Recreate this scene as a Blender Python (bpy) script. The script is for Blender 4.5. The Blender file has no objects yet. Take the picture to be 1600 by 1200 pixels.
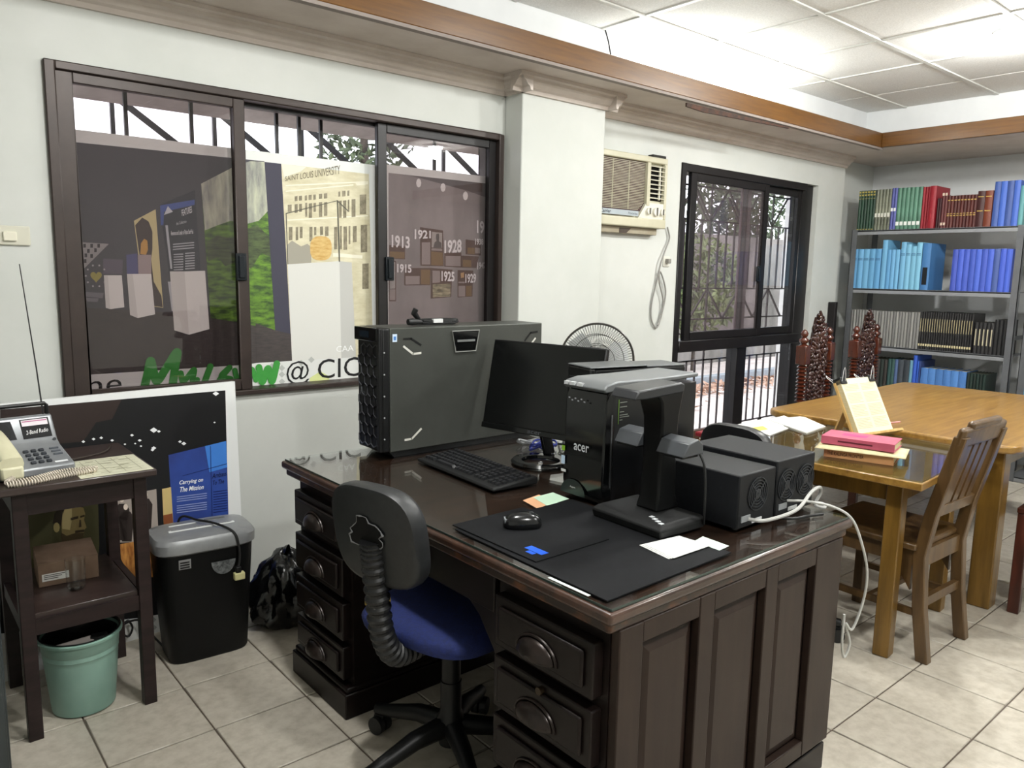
import bpy, bmesh, math, random
from mathutils import Vector, Matrix, Euler
random.seed(7)
R = math.radians
scene = bpy.context.scene
C = scene.collection

# ---------------------------------------------------------------- camera
CAM = Vector((-0.4345, -2.5436, 1.4049))
FPX, YAW, PITCH, ROLL = 1200.5, 0.7044, 0.1436, 0.0190
_fw = Vector((math.sin(YAW)*math.cos(PITCH), math.cos(YAW)*math.cos(PITCH), -math.sin(PITCH)))
_rt = Vector((math.cos(YAW), -math.sin(YAW), 0)); _up = _rt.cross(_fw)
_r2 = math.cos(ROLL)*_rt + math.sin(ROLL)*_up
_u2 = -math.sin(ROLL)*_rt + math.cos(ROLL)*_up
cam = bpy.data.objects.new('camera', bpy.data.cameras.new('camera')); C.objects.link(cam)
cam.data.sensor_width = 36.0; cam.data.lens = FPX*36/1600; cam.data.clip_start = .02
cam.matrix_world = Matrix((( _r2.x,_u2.x,-_fw.x,CAM.x),(_r2.y,_u2.y,-_fw.y,CAM.y),(_r2.z,_u2.z,-_fw.z,CAM.z),(0,0,0,1)))
scene.camera = cam

# ---------------------------------------------------------------- world, lights, exposure
scene.view_settings.view_transform = 'Standard'
scene.view_settings.look = 'None'
scene.view_settings.gamma = 1.0
scene.view_settings.use_curve_mapping = False
scene.view_settings.exposure = 0.22
world = bpy.data.worlds.new('overcast_sky'); scene.world = world; world.use_nodes = True
_bg = world.node_tree.nodes['Background']; _bg.inputs[0].default_value = (.88, .92, 1.0, 1); _bg.inputs[1].default_value = 3.6
def area(name, loc, size, power, rot=(0, 0, 0), col=(1, .97, .92), sizey=None):
    l = bpy.data.lights.new(name, 'AREA'); l.energy = power; l.color = col
    if sizey: l.shape = 'RECTANGLE'; l.size = size; l.size_y = sizey
    else: l.shape = 'DISK'; l.size = size
    o = bpy.data.objects.new(name, l); C.objects.link(o); o.location = loc; o.rotation_euler = rot
    return o
CEIL = 2.661
DOWNLIGHTS = [(4.135, -1.057), (2.35, -1.057), (.55, -1.057), (4.135, -2.85), (2.35, -2.85), (.55, -2.85)]
LIGHT_W = [38, 17, 24, 32, 22, 28]
for (lx, ly), w in zip(DOWNLIGHTS, LIGHT_W):
    area('downlight_lamp', (lx, ly, CEIL-.028), .15, w*.55, col=(1, 1, .965))
    _pl = bpy.data.lights.new('downlight_bulb', 'POINT'); _pl.energy = w*1.25; _pl.color = (1, 1, .965); _pl.shadow_soft_size = .05
    _po = bpy.data.objects.new('downlight_bulb', _pl); C.objects.link(_po); _po.location = (lx, ly, CEIL-.085)
# the fluorescent tube standing in the ceiling cove behind the wooden fascia
area('cove_tube_lamp', (3.45, .285, 2.455), .06, 24, rot=(math.pi, 0, 0), col=(.97, 1, .97), sizey=None).data.size = .06
_ct = bpy.data.objects['cove_tube_lamp'].data; _ct.shape = 'RECTANGLE'; _ct.size = 1.1; _ct.size_y = .035

# ---------------------------------------------------------------- measured photo point -> point on a real plane
def ray(x, y): return _fw*FPX + _r2*(x-800) - _u2*(y-600)
def at_y(x, y, Y): d = ray(x, y); return CAM + d*((Y-CAM.y)/d.y)
def at_x(x, y, X): d = ray(x, y); return CAM + d*((X-CAM.x)/d.x)
def at_z(x, y, Z): d = ray(x, y); return CAM + d*((Z-CAM.z)/d.z)
def at_pl(x, y, p, n): d = ray(x, y); return CAM + d*((p-CAM).dot(n)/d.dot(n))

# ---------------------------------------------------------------- materials
def lin(h):
    h = h.lstrip('#'); c = [int(h[i:i+2], 16)/255 for i in (0, 2, 4)]
    return tuple((x/12.92 if x <= .04045 else ((x+.055)/1.055)**2.4) for x in c) + (1,)
MATS = {}
def mat(name, col, rough=.5, metal=0.0, col2=None, scale=8, stretch=None, det=4, bump=0, bscale=60, coat=0, spec=.5, world=False, contrast=(.35, .65), emit=0, wave=False):
    if name in MATS: return MATS[name]
    m = bpy.data.materials.new(name); m.use_nodes = True; nt = m.node_tree; N = nt.nodes; L = nt.links
    b = N['Principled BSDF']; b.inputs['Base Color'].default_value = lin(col); b.inputs['Roughness'].default_value = rough
    b.inputs['Metallic'].default_value = metal; b.inputs['Coat Weight'].default_value = coat; b.inputs['Specular IOR Level'].default_value = spec
    b.inputs['Coat Roughness'].default_value = .08
    if emit: b.inputs['Emission Color'].default_value = lin(col); b.inputs['Emission Strength'].default_value = emit
    if col2 or bump:
        if world: src = N.new('ShaderNodeNewGeometry').outputs['Position']
        else: src = N.new('ShaderNodeTexCoord').outputs['Object']
        mp = N.new('ShaderNodeMapping'); L.new(src, mp.inputs['Vector'])
        if stretch: mp.inputs['Scale'].default_value = stretch
    if col2:
        if wave:
            t = N.new('ShaderNodeTexWave'); t.inputs['Scale'].default_value = scale; t.inputs['Distortion'].default_value = 6; t.inputs['Detail'].default_value = det; t.inputs['Detail Scale'].default_value = 1.5
        else:
            t = N.new('ShaderNodeTexNoise'); t.inputs['Scale'].default_value = scale; t.inputs['Detail'].default_value = det; t.inputs['Roughness'].default_value = .6
        L.new(mp.outputs[0], t.inputs['Vector'])
        r = N.new('ShaderNodeValToRGB'); r.color_ramp.elements[0].position, r.color_ramp.elements[1].position = contrast
        r.color_ramp.elements[0].color = lin(col); r.color_ramp.elements[1].color = lin(col2)
        L.new(t.outputs['Fac'], r.inputs[0]); L.new(r.outputs[0], b.inputs['Base Color'])
    if bump:
        t2 = N.new('ShaderNodeTexNoise'); t2.inputs['Scale'].default_value = bscale; t2.inputs['Detail'].default_value = 5; L.new(mp.outputs[0], t2.inputs['Vector'])
        bp = N.new('ShaderNodeBump'); bp.inputs['Strength'].default_value = bump; bp.inputs['Distance'].default_value = .004
        L.new(t2.outputs['Fac'], bp.inputs['Height']); L.new(bp.outputs[0], b.inputs['Normal'])
    MATS[name] = m; return m
def glass_mat(name, tint, refl=.08, rough=.0, haze=0):
    if name in MATS: return MATS[name]
    m = bpy.data.materials.new(name); m.use_nodes = True; nt = m.node_tree; N = nt.nodes; L = nt.links; N.remove(N['Principled BSDF'])
    t = N.new('ShaderNodeBsdfTransparent'); t.inputs[0].default_value = lin(tint); g = N.new('ShaderNodeBsdfGlossy'); g.inputs['Roughness'].default_value = rough
    t.inputs[0].default_value = tuple(c**.5 for c in lin(tint)[:3]) + (1,)   # a pane has two faces
    f = N.new('ShaderNodeLayerWeight'); f.inputs['Blend'].default_value = .5
    pw = N.new('ShaderNodeMath'); pw.operation = 'POWER'; pw.inputs[1].default_value = 5; L.new(f.outputs['Facing'], pw.inputs[0])
    mm = N.new('ShaderNodeMath'); mm.operation = 'ADD'; mm.inputs[1].default_value = refl/2; mm.use_clamp = True; L.new(pw.outputs[0], mm.inputs[0])
    x = N.new('ShaderNodeMixShader'); L.new(mm.outputs[0], x.inputs[0]); L.new(t.outputs[0], x.inputs[1]); L.new(g.outputs[0], x.inputs[2])
    if haze:   # fine mesh in front of the glass
        h = N.new('ShaderNodeBsdfDiffuse'); h.inputs[0].default_value = lin('#8d8688'); x2 = N.new('ShaderNodeMixShader'); x2.inputs[0].default_value = haze
        L.new(x.outputs[0], x2.inputs[1]); L.new(h.outputs[0], x2.inputs[2]); x = x2
    L.new(x.outputs[0], N['Material Output'].inputs[0]); MATS[name] = m; return m
def plain(h, rough=.6): return mat('plain_'+h.lstrip('#')+('_%d' % int(rough*100)), h, rough, spec=.28)

# ---------------------------------------------------------------- mesh builder
ORG = {}
class MB:
    def __init__(s): s.v = []; s.f = []
    def add(s, vs, fs):
        o = len(s.v); s.v += [Vector(p) for p in vs]; s.f += [tuple(i+o for i in f) for f in fs]; return s
    def box(s, x0, x1, y0, y1, z0, z1):
        return s.add([(x0,y0,z0),(x1,y0,z0),(x1,y1,z0),(x0,y1,z0),(x0,y0,z1),(x1,y0,z1),(x1,y1,z1),(x0,y1,z1)],
                     [(0,3,2,1),(4,5,6,7),(0,1,5,4),(1,2,6,5),(2,3,7,6),(3,0,4,7)])
    def obox(s, c, size, rot=None):
        M = rot.to_matrix() if isinstance(rot, Euler) else (rot or Matrix.Identity(3)); c = Vector(c); h = Vector(size)/2
        P = [c + M @ Vector((sx*h.x, sy*h.y, sz*h.z)) for sz in (-1,1) for sx, sy in ((-1,-1),(1,-1),(1,1),(-1,1))]
        return s.add(P, [(0,3,2,1),(4,5,6,7),(0,1,5,4),(1,2,6,5),(2,3,7,6),(3,0,4,7)])
    def bar(s, a, b, w, h=None, up=(0,0,1)):
        a = Vector(a); b = Vector(b); d = b-a; L = d.length; x = d/L; u = Vector(up)
        if abs(x.dot(u)) > .98: u = Vector((1,0,0))
        y = u.cross(x).normalized(); z = x.cross(y); M = Matrix((x,y,z)).transposed()
        return s.obox((a+b)/2, (L, w, h or w), M)
    def prism(s, poly, axis, a, b):
        n = len(poly)
        def P(p, t): return {'x': (t,p[0],p[1]), 'y': (p[0],t,p[1]), 'z': (p[0],p[1],t)}[axis]
        vs = [P(p, a) for p in poly] + [P(p, b) for p in poly]
        fs = [tuple(range(n)), tuple(range(2*n-1, n-1, -1))] + [(i, i+n, (i+1)%n+n, (i+1)%n) for i in range(n)]
        return s.add(vs, fs)
    def cyl(s, a, b, r, r2=None, n=16, cap=True):
        a = Vector(a); b = Vector(b); r2 = r if r2 is None else r2; d = (b-a).normalized()
        u = d.orthogonal().normalized(); w = d.cross(u); vs = []
        for p, q in ((a, r), (b, r2)):
            vs += [p + q*(math.cos(2*math.pi*i/n)*u + math.sin(2*math.pi*i/n)*w) for i in range(n)]
        fs = [(i, (i+1)%n, (i+1)%n+n, i+n) for i in range(n)]
        if cap: fs += [tuple(range(n-1,-1,-1)), tuple(range(n, 2*n))]
        return s.add(vs, fs)
    def tube(s, pts, r, n=8, closed=False, cap=True):
        pts = [Vector(p) for p in pts]; m = len(pts); vs = []; prev = None
        for i, p in enumerate(pts):
            if closed: d = pts[(i+1)%m]-pts[i-1]
            else: d = pts[min(i+1,m-1)]-pts[max(i-1,0)]
            d.normalize()
            if prev is None: u = d.orthogonal().normalized()
            else:
                u = prev - d*prev.dot(d)
                u = u.normalized() if u.length > 1e-6 else d.orthogonal().normalized()
            prev = u; w = d.cross(u); rr = r[i] if isinstance(r, (list, tuple)) else r
            vs += [p + rr*(math.cos(2*math.pi*k/n)*u + math.sin(2*math.pi*k/n)*w) for k in range(n)]
        fs = []
        for i in range(m if closed else m-1):
            j = (i+1) % m; fs += [(i*n+k, i*n+(k+1)%n, j*n+(k+1)%n, j*n+k) for k in range(n)]
        if cap and not closed: fs += [tuple(range(n-1,-1,-1)), tuple((m-1)*n+k for k in range(n))]
        return s.add(vs, fs)
    def lathe(s, prof, c=(0,0,0), n=24, cap=True, sx=1, sy=1):
        c = Vector(c); vs = []
        for r, z in prof: vs += [c + Vector((r*sx*math.cos(2*math.pi*k/n), r*sy*math.sin(2*math.pi*k/n), z)) for k in range(n)]
        fs = []; m = len(prof)
        for i in range(m-1): fs += [(i*n+k, i*n+(k+1)%n, (i+1)*n+(k+1)%n, (i+1)*n+k) for k in range(n)]
        if cap:
            if prof[0][0] > 1e-5: fs.append(tuple(range(n-1,-1,-1)))
            if prof[-1][0] > 1e-5: fs.append(tuple((m-1)*n+k for k in range(n)))
        return s.add(vs, fs)
    def ball(s, c, r, n=10, m=6, M=None):
        r = (r,r,r) if isinstance(r, (int,float)) else r; c = Vector(c); vs = []
        for i in range(m+1):
            t = math.pi*i/m
            for k in range(n):
                p = Vector((r[0]*math.sin(t)*math.cos(2*math.pi*k/n), r[1]*math.sin(t)*math.sin(2*math.pi*k/n), r[2]*math.cos(t)))
                vs.append(c + (M @ p if M else p))
        return s.add(vs, [(i*n+k, (i+1)*n+k, (i+1)*n+(k+1)%n, i*n+(k+1)%n) for i in range(m) for k in range(n)])
    def poly(s, pts): return s.add(pts, [tuple(range(len(pts)))])
    def grid(s, P, nu, nv):
        vs = [P(i/nu, j/nv) for j in range(nv+1) for i in range(nu+1)]
        return s.add(vs, [(j*(nu+1)+i, j*(nu+1)+i+1, (j+1)*(nu+1)+i+1, (j+1)*(nu+1)+i) for j in range(nv) for i in range(nu)])
    def mesh(s, name, org=None):
        me = bpy.data.meshes.new(name); o = org or Vector((0,0,0))
        me.from_pydata([tuple(v-o) for v in s.v], [], s.f); me.update(); return me
    def build(s, name, m, parent=None, smooth=False, bevel=0, seg=2, label=None, sub=0, fix=True, solid=0):
        org = ORG.get(parent.name) if parent else None
        me = s.mesh(name, org)
        if fix:
            bm = bmesh.new(); bm.from_mesh(me); bmesh.ops.remove_doubles(bm, verts=bm.verts, dist=1e-6); bmesh.ops.recalc_face_normals(bm, faces=bm.faces); bm.to_mesh(me); bm.free()
        me.materials.append(m if not isinstance(m, str) else MATS[m])
        if smooth:
            for p in me.polygons: p.use_smooth = True
            if smooth is not True: me.set_sharp_from_angle(angle=R(smooth))
            else: me.set_sharp_from_angle(angle=R(50))
        o = bpy.data.objects.new(name, me); C.objects.link(o)
        if parent:
            o.parent = parent
            if parent.name in ORG: ORG[o.name] = ORG[parent.name]
        if solid:
            md = o.modifiers.new('solid', 'SOLIDIFY'); md.thickness = solid; md.offset = -1
        if bevel:
            md = o.modifiers.new('bevel', 'BEVEL'); md.width = bevel; md.segments = seg; md.limit_method = 'ANGLE'; md.angle_limit = R(40)
            md.harden_normals = False
            if not smooth:
                for p in me.polygons: p.use_smooth = True
                me.set_sharp_from_angle(angle=R(40))
        if sub:
            md = o.modifiers.new('sub', 'SUBSURF'); md.levels = sub; md.render_levels = sub
            for p in me.polygons: p.use_smooth = True
        if label: o['label'] = label
        return o
def tag(o, label=None, cat=None, group=None, kind=None):
    if label: o['label'] = label
    if cat: o['category'] = cat
    if group: o['group'] = group
    if kind: o['kind'] = kind
    return o
def T(name, label, cat, loc=(0,0,0), rotz=None, group=None, kind=None):
    o = bpy.data.objects.new(name, None); C.objects.link(o); o.location = loc; o.empty_display_size = .1
    if rotz is None: ORG[o.name] = Vector(loc)
    else: o.rotation_euler = (0, 0, rotz)
    return tag(o, label, cat, group, kind)
def struct(o): o['kind'] = 'structure'; return o
def inst(src, parent, loc=None, rot=None):
    c = src.copy(); C.objects.link(c); c.parent = parent
    if loc is not None: c.location = loc
    if rot is not None: c.rotation_euler = rot
    return c
def dup(root, loc, rotz, label, group=None):
    r = root.copy(); C.objects.link(r); r.location = loc; r.rotation_euler = (0, 0, rotz); r['label'] = label
    if group: r['group'] = group
    for ch in list(root.children):
        c = ch.copy(); C.objects.link(c); c.parent = r
        for g in ch.children:
            d = g.copy(); C.objects.link(d); d.parent = c
    return r
# flat print: a polygon, a stroke or lettering lying on a surface; n = unit normal towards the room
def lay(pts, m, parent, name, n, off=.0006):
    n = Vector(n); return MB().poly([Vector(p)+n*off for p in pts]).build(name, m, parent, fix=False)
def lays(polys, m, parent, name, n, off=.0006):
    b = MB(); n = Vector(n)
    for pts in polys: b.poly([Vector(p)+n*off for p in pts])
    o = b.build(name, m, parent, fix=False)
    if len(polys) > 1: o['kind'] = 'stuff'
    return o
_tc = {}
def text_geo(s, bold=0, shear=0):
    k = (s, bold, shear)
    if k not in _tc:
        cu = bpy.data.curves.new('lettering', 'FONT'); cu.body = s; cu.size = 1; cu.offset = bold; cu.shear = shear; cu.resolution_u = 3
        ob = bpy.data.objects.new('lettering', cu); me = bpy.data.meshes.new_from_object(ob)
        vs = [(v.co.x, v.co.y) for v in me.vertices]; fs = [tuple(p.vertices) for p in me.polygons]
        bpy.data.objects.remove(ob); bpy.data.curves.remove(cu); bpy.data.meshes.remove(me)
        x0 = min(v[0] for v in vs); x1 = max(v[0] for v in vs); y0 = min(v[1] for v in vs); y1 = max(v[1] for v in vs)
        _tc[k] = ([((x-x0)/(x1-x0), (y-y0)/max(1e-6, y1-y0)) for x, y in vs], fs)
    return _tc[k]
def quad_text(s, q, m, parent, n, off=.001, bold=0, shear=0, name='lettering'):
    uv, fs = text_geo(s, bold, shear); a, b, c, d = [Vector(p) for p in q]; n = Vector(n)
    vs = [(a*(1-u)+b*u)*(1-w) + (d*(1-u)+c*u)*w + n*off for u, w in uv]
    return MB().add(vs, fs).build(name, m, parent, fix=False)
def stroke_poly(pts, w, n):
    # ribbon quads along a polyline lying in the plane with normal n
    n = Vector(n); out = []; pts = [Vector(p) for p in pts]
    for a, b in zip(pts, pts[1:]):
        d = (b-a); t = n.cross(d).normalized()*w/2; e = d.normalized()*w*.3
        out.append([a-t-e, b-t+e, b+t+e, a+t-e])
    return out
def spline(pts, k=8):
    # Catmull-Rom through the points
    P = [Vector(p) for p in pts]; P = [2*P[0]-P[1]] + P + [2*P[-1]-P[-2]]; out = []
    for i in range(1, len(P)-2):
        for j in range(k):
            t = j/k; a, b, c, d = P[i-1:i+3]
            out.append(.5*((2*b)+(c-a)*t+(2*a-5*b+4*c-d)*t*t+(3*b-a-3*c+d)*t**3))
    return out + [P[-2]]
# ================================================================ SETTING
wallm = mat('painted_wall', '#cdcfcb', .55, col2='#c3c6c1', scale=1.6, det=6, bump=.12, bscale=14, world=True)
whitem = mat('white_paint', '#e2e4e5', .6, col2='#d9dbdc', scale=2.5, world=True)
corn = mat('cornice_paint', '#cdc3bb', .6, col2='#c0b5ac', scale=5, world=True)
tilem = mat('floor_tile_ceramic', '#bcb5a8', .38, col2='#a59d8f', scale=26, det=14, contrast=(.40, .72), bump=.06, bscale=90, world=True)
grout = mat('floor_grout', '#5b5148', .9, col2='#40382f', scale=9, world=True)
ceilm = mat('acoustic_tile', '#e4e4e2', .9, col2='#d3d3d0', scale=160, det=3, bump=.25, bscale=220, world=True)
barm = mat('ceiling_grid_metal', '#d4d4d0', .5, col2='#bfbfba', scale=6, world=True)
fasc = mat('varnished_fascia_wood', '#69440f', .38, col2='#4f2f05', scale=9, stretch=(.6, 8, 8), det=6, contrast=(.3, .75), coat=.1)
frame_m = mat('bronze_window_frame', '#3a302c', .42, metal=.25, col2='#332a27', scale=12)
black_m = mat('black_window_frame', '#1a1718', .4, metal=.2, col2='#141213', scale=12)
# beyond the single tiles the floor bed carries the same tile grid in its material
def tile_grid(m):
    nt = m.node_tree; N = nt.nodes; L = nt.links; b = N['Principled BSDF']; src = b.inputs['Base Color'].links[0].from_socket
    br = N.new('ShaderNodeTexBrick'); br.offset = 0; br.squash = 1
    for k, v in (('Scale', 1), ('Mortar Size', .0026), ('Mortar Smooth', .1), ('Brick Width', .3), ('Row Height', .3)): br.inputs[k].default_value = v
    L.new(N.new('ShaderNodeNewGeometry').outputs['Position'], br.inputs['Vector'])
    mx = N.new('ShaderNodeMix'); mx.data_type = 'RGBA'; L.new(br.outputs['Fac'], mx.inputs['Factor']); L.new(src, mx.inputs[6]); mx.inputs[7].default_value = lin('#5b5148'); L.new(mx.outputs[2], b.inputs['Base Color'])
tile_grid(bed := mat('floor_bed_tiles', '#bcb5a8', .38, col2='#a59d8f', scale=26, det=14, contrast=(.40, .72), world=True))
YW = .60
# floor: grout bed with single tiles on it
fl = MB().box(-2.2, 6.6, -5.2, .8, -.06, -.004).build('floor', bed); struct(fl)
tb = MB().box(-.1475, .1475, -.1475, .1475, -.005, 0)
t0 = tb.build('tile', tilem, fl, bevel=.0025, seg=1); first = True
cand = []
for i in range(-3, 22):
    for j in range(-9, 2):
        cx, cy = .3*i+.15, .3*j+.15
        vis = False
        for ox in (-.14, 0, .14):
            for oy in (-.14, 0, .14):
                d = Vector((cx+ox, cy+oy, 0))-CAM; z = d.dot(_fw)
                if z > .1 and -40 < 800+FPX*d.dot(_r2)/z < 1640 and 600-FPX*d.dot(_u2)/z < 1240: vis = True
        if cx > -.2 and cy > -2.4: vis = True
        if vis and cy < .6: cand.append((cx, cy))
for cx, cy in cand:
    if first: t0.location = (cx, cy, 0); first = False
    else: inst(t0, fl, (cx, cy, 0), (0, 0, 0))
# window wall with its two openings
W1 = (.106, 2.141, .88, 2.098); W2 = (3.61, 5.316, .08, 2.118)
w = MB()
w.box(-2.2, 5.72, YW, .76, 2.118, 2.661).box(-2.2, W1[0], YW, .76, 0, 2.118).box(W1[0], W1[1], YW, .76, 0, W1[2]).box(W1[0], W1[1], YW, .76, W1[3], 2.118)
w.box(W1[1], W2[0], YW, .76, 0, 2.118).box(W2[0], W2[1], YW, .76, 0, W2[2]).box(W2[1], 5.72, YW, .76, 0, 2.118).box(5.72, 6.4, .68, .76, 0, 2.661)
struct(w.build('wall_left', wallm, fix=False))
struct(MB().box(6.38, 6.5, -5.2, .76, 0, 2.7).build('wall_back', whitem))
struct(MB().box(-2.3, -2.2, -5.2, .76, 0, 2.7).build('wall_front', wallm))
struct(MB().box(-2.3, 6.5, -5.3, -5.2, 0, 2.7).build('wall_right', wallm))
struct(MB().box(2.157, 2.757, .466, YW, 0, 2.40).build('wall_pier', wallm, bevel=.006))
# ceiling
ce = struct(MB().box(-2.3, 6.5, -5.3, .8, CEIL+.012, CEIL+.05).build('ceiling', ceilm))
GX = [3.205+.6*k for k in range(-9, 4)]; GY = [.086-.6*k for k in range(0, 9)]
ctile = MB().box(-.289, .289, -.289, .289, CEIL-.001, CEIL+.011).build('ceiling_tile', ceilm, ce, bevel=.004, seg=1); first = True
for gx in GX[:-1]:
    for gy in GY[1:]:
        if gx < .2 or gy < -2.6: continue
        p = (gx+.3, gy+.3, 0)
        if first: ctile.location = p; first = False
        else: inst(ctile, ce, p)
for gx in GX[:-1]:
    if gx > .2: MB().box(gx+.012, gx+.588, .097, .366, CEIL-.001, CEIL+.011).build('ceiling_tile', ceilm, ce)
for gy in GY[1:]:
    if gy > -2.6: MB().box(5.017, 5.53, gy+.012, gy+.588, CEIL-.001, CEIL+.011).build('ceiling_tile', ceilm, ce)
MB().box(5.017, 5.53, .097, .366, CEIL-.001, CEIL+.011).build('ceiling_tile', ceilm, ce)
MB().box(-2.2, .2, -5.2, .366, CEIL+.001, CEIL+.011).build('ceiling_field', ceilm, ce); MB().box(.2, 5.53, -5.2, -2.6, CEIL+.002, CEIL+.011).build('ceiling_field', ceilm, ce)
for gy in GY: MB().box(-2.2, 5.53, gy-.012, gy+.012, CEIL-.009, CEIL).build('grid_bar', barm, ce)
for gx in GX[:-1]: MB().box(gx-.012, gx+.012, -5.2, .366, CEIL-.007, CEIL).build('grid_bar', barm, ce)
# cove faces, soffits, cornice, wooden fascia
cv = struct(MB().box(-2.2, 5.55, .367, .39, 2.39, CEIL+.01).box(5.53, 5.55, -5.2, .367, 2.39, CEIL+.01).build('trim_1', whitem, fix=False))
struct(MB().box(-2.2, 6.4, .20, .70, 2.372, 2.395).box(5.41, 6.4, -5.2, .20, 2.372, 2.395).build('trim_2', corn, fix=False))
prof = [(.60, 2.288), (.585, 2.288), (.580, 2.305), (.566, 2.312), (.552, 2.330), (.540, 2.338), (.536, 2.350), (.520, 2.356), (.520, 2.374), (.60, 2.374)]
co = MB().prism(prof, 'x', -2.2, 2.158).prism([(y-.134, z) for y, z in prof], 'x', 2.078, 2.836).prism(prof, 'x', 2.756, 5.72)
co.prism([(2.157-(.6-y), z) for y, z in prof], 'y', .388, .60).prism([(2.757+(.6-y), z) for y, z in prof], 'y', .388, .60)
struct(co.build('trim_3', corn, fix=False))
fa = struct(MB().box(-2.2, 5.41, .17, .20, 2.366, 2.470).build('trim_4', fasc, bevel=.003, seg=1))
struct(MB().box(5.38, 5.41, -5.2, .17, 2.366, 2.470).build('trim_5', mat('varnished_fascia_wood_across', '#69440f', .38, col2='#4f2f05', scale=9, stretch=(8, .6, 8), det=6, contrast=(.3, .75), coat=.1), bevel=.003, seg=1))
MB().box(-2.2, 5.41, .172, .204, 2.352, 2.366).build('underside_strip', mat('grey_strip_paint', '#857b75', .7), fa)
a = at_y(1072, 160, .165); b = at_y(1232, 198, .165)
MB().prism([(a.x, a.z-.002), (a.x, a.z-.022), (a.x+.16, a.z-.03), (b.x, b.z-.012), (b.x, b.z-.004)], 'y', .158, .169).build('torn_veneer', mat('torn_veneer', '#4a2a18', .8, col2='#1d1410', scale=30), fa, label='dark torn strip of veneer along the lower edge')
pts = spline([(2.35+.27, .36, 2.655), (2.635, .35, 2.60), (2.65, .345, 2.54), (2.66, .33, 2.48)], 6)
tag(MB().tube(pts, .004, 6).build('loose_wire', plain('#1b1b1d'), smooth=True), 'thin black wire dangling from the ceiling edge into the cove', 'wire')
# cove tube (visible lamp) and downlights
ct = T('fluorescent_tube', 'glowing fluorescent tube hidden in the cove behind the wooden fascia', 'lamp', (3.45, .285, 2.395))
tube_e = mat('tube_glow', '#f4fff6', .5, emit=6)
MB().cyl((2.89, .285, 2.43), (4.01, .285, 2.43), .013, n=12).build('tube', tube_e, ct, smooth=True)
MB().box(2.85, 4.05, .265, .305, 2.395, 2.414).build('batten', whitem, ct)
lens_e = mat('downlight_lens', '#ffffff', .4, emit=14)
dl = T('downlight', 'round recessed ceiling light glowing near the right edge', 'ceiling light', (DOWNLIGHTS[0][0], DOWNLIGHTS[0][1], CEIL), rotz=0, group='recessed ceiling lights')
MB().lathe([(.115, 0), (.115, -.006), (.105, -.014), (.09, -.014), (.088, -.004)], n=28, cap=False).build('trim_ring', whitem, dl, smooth=True)
MB().lathe([(.088, -.003), (.06, -.016), (0, -.021)], n=28).build('lens', lens_e, dl, smooth=True)
for p, lab in zip(DOWNLIGHTS[1:], ('above the big desk', 'above the shredder', 'behind the viewer on the bookshelf side', 'behind the viewer in the middle', 'behind the viewer on the telephone side')): dup(dl, (p[0], p[1], CEIL), 0, 'round recessed ceiling light outside the picture, '+lab)

# ---------------------------------------------------------------- window 1 (three bays, prints standing behind the sashes)
tint1 = glass_mat('smoked_glass', '#d6cfd0', .085)
w1 = T('window_1', None, None, (W1[0], YW, W1[2]), kind='structure')
x0, x1, z0, z1 = W1
fr = MB().box(x0, x0+.035, .580, .76, z0, z1).box(x1-.03, x1, .580, .76, z0, z1).box(x0+.035, x1-.03, .580, .76, z1-.030, z1).box(x0+.035, x1-.03, .575, .76, z0, z0+.022)
fr.build('window_frame', frame_m, w1, bevel=.004, seg=1)
MB().box(x0+.035, x1-.03, .645, .655, z1-.045, z1-.030).build('sash_track', black_m, w1)
def sash(win, xa, xb, za, zb, ya, yb, wl, wr, wt, wb, fm, gm, handle=None, beads=True):
    s = MB().box(xa, xa+wl, ya, yb, za, zb).box(xb-wr, xb, ya, yb, za, zb).box(xa+wl, xb-wr, ya, yb, zb-wt, zb).box(xa+wl, xb-wr, ya, yb, za, za+wb).build('sash', fm, win, bevel=.003, seg=1)
    if handle is not None:
        hx, hz = handle
        MB().box(hx-.022, hx+.022, ya-.012, ya+.002, hz-.055, hz+.055).box(hx-.012, hx+.012, ya-.020, ya-.010, hz-.045, hz+.045).build('latch', plain('#141a1f', .35), s, bevel=.003)
    MB().box(xa+wl-.002, xb-wr+.002, (ya+yb)/2-.002, (ya+yb)/2+.002, za+wb-.002, zb-wt+.002).build('pane', gm, s)
    return s
xs1 = at_y(389, 400, .59).x; xs0 = at_y(589, 420, .625).x
sash(w1, x0+.033, xs1, z0+.022, z1-.030, .590, .622, .055, .046, .036, .045, frame_m, tint1, (at_y(376, 417, .59).x, at_y(376, 417, .59).z))
sash(w1, xs0, x1-.028, z0+.022, z1-.030, .612, .640, .048, .045, .040, .05, black_m, tint1, (at_y(608, 420, .61).x, at_y(608, 420, .61).z))
# outside security bars of window 1
gr1 = T('window_grille', 'dark steel security bars outside the window with the prints', 'grille', (W1[0], .80, W1[2]))
for bx in [at_y(px, 200, .80).x for px in (198, 300, 433, 468, 502, 600, 680)]: MB().box(bx-.007, bx+.007, .80, .814, z0, z1).build('bar', black_m, gr1)
for z in (1.0,): MB().box(x0, x1, .798, .81, z, z+.014).build('rail', black_m, gr1)

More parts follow.
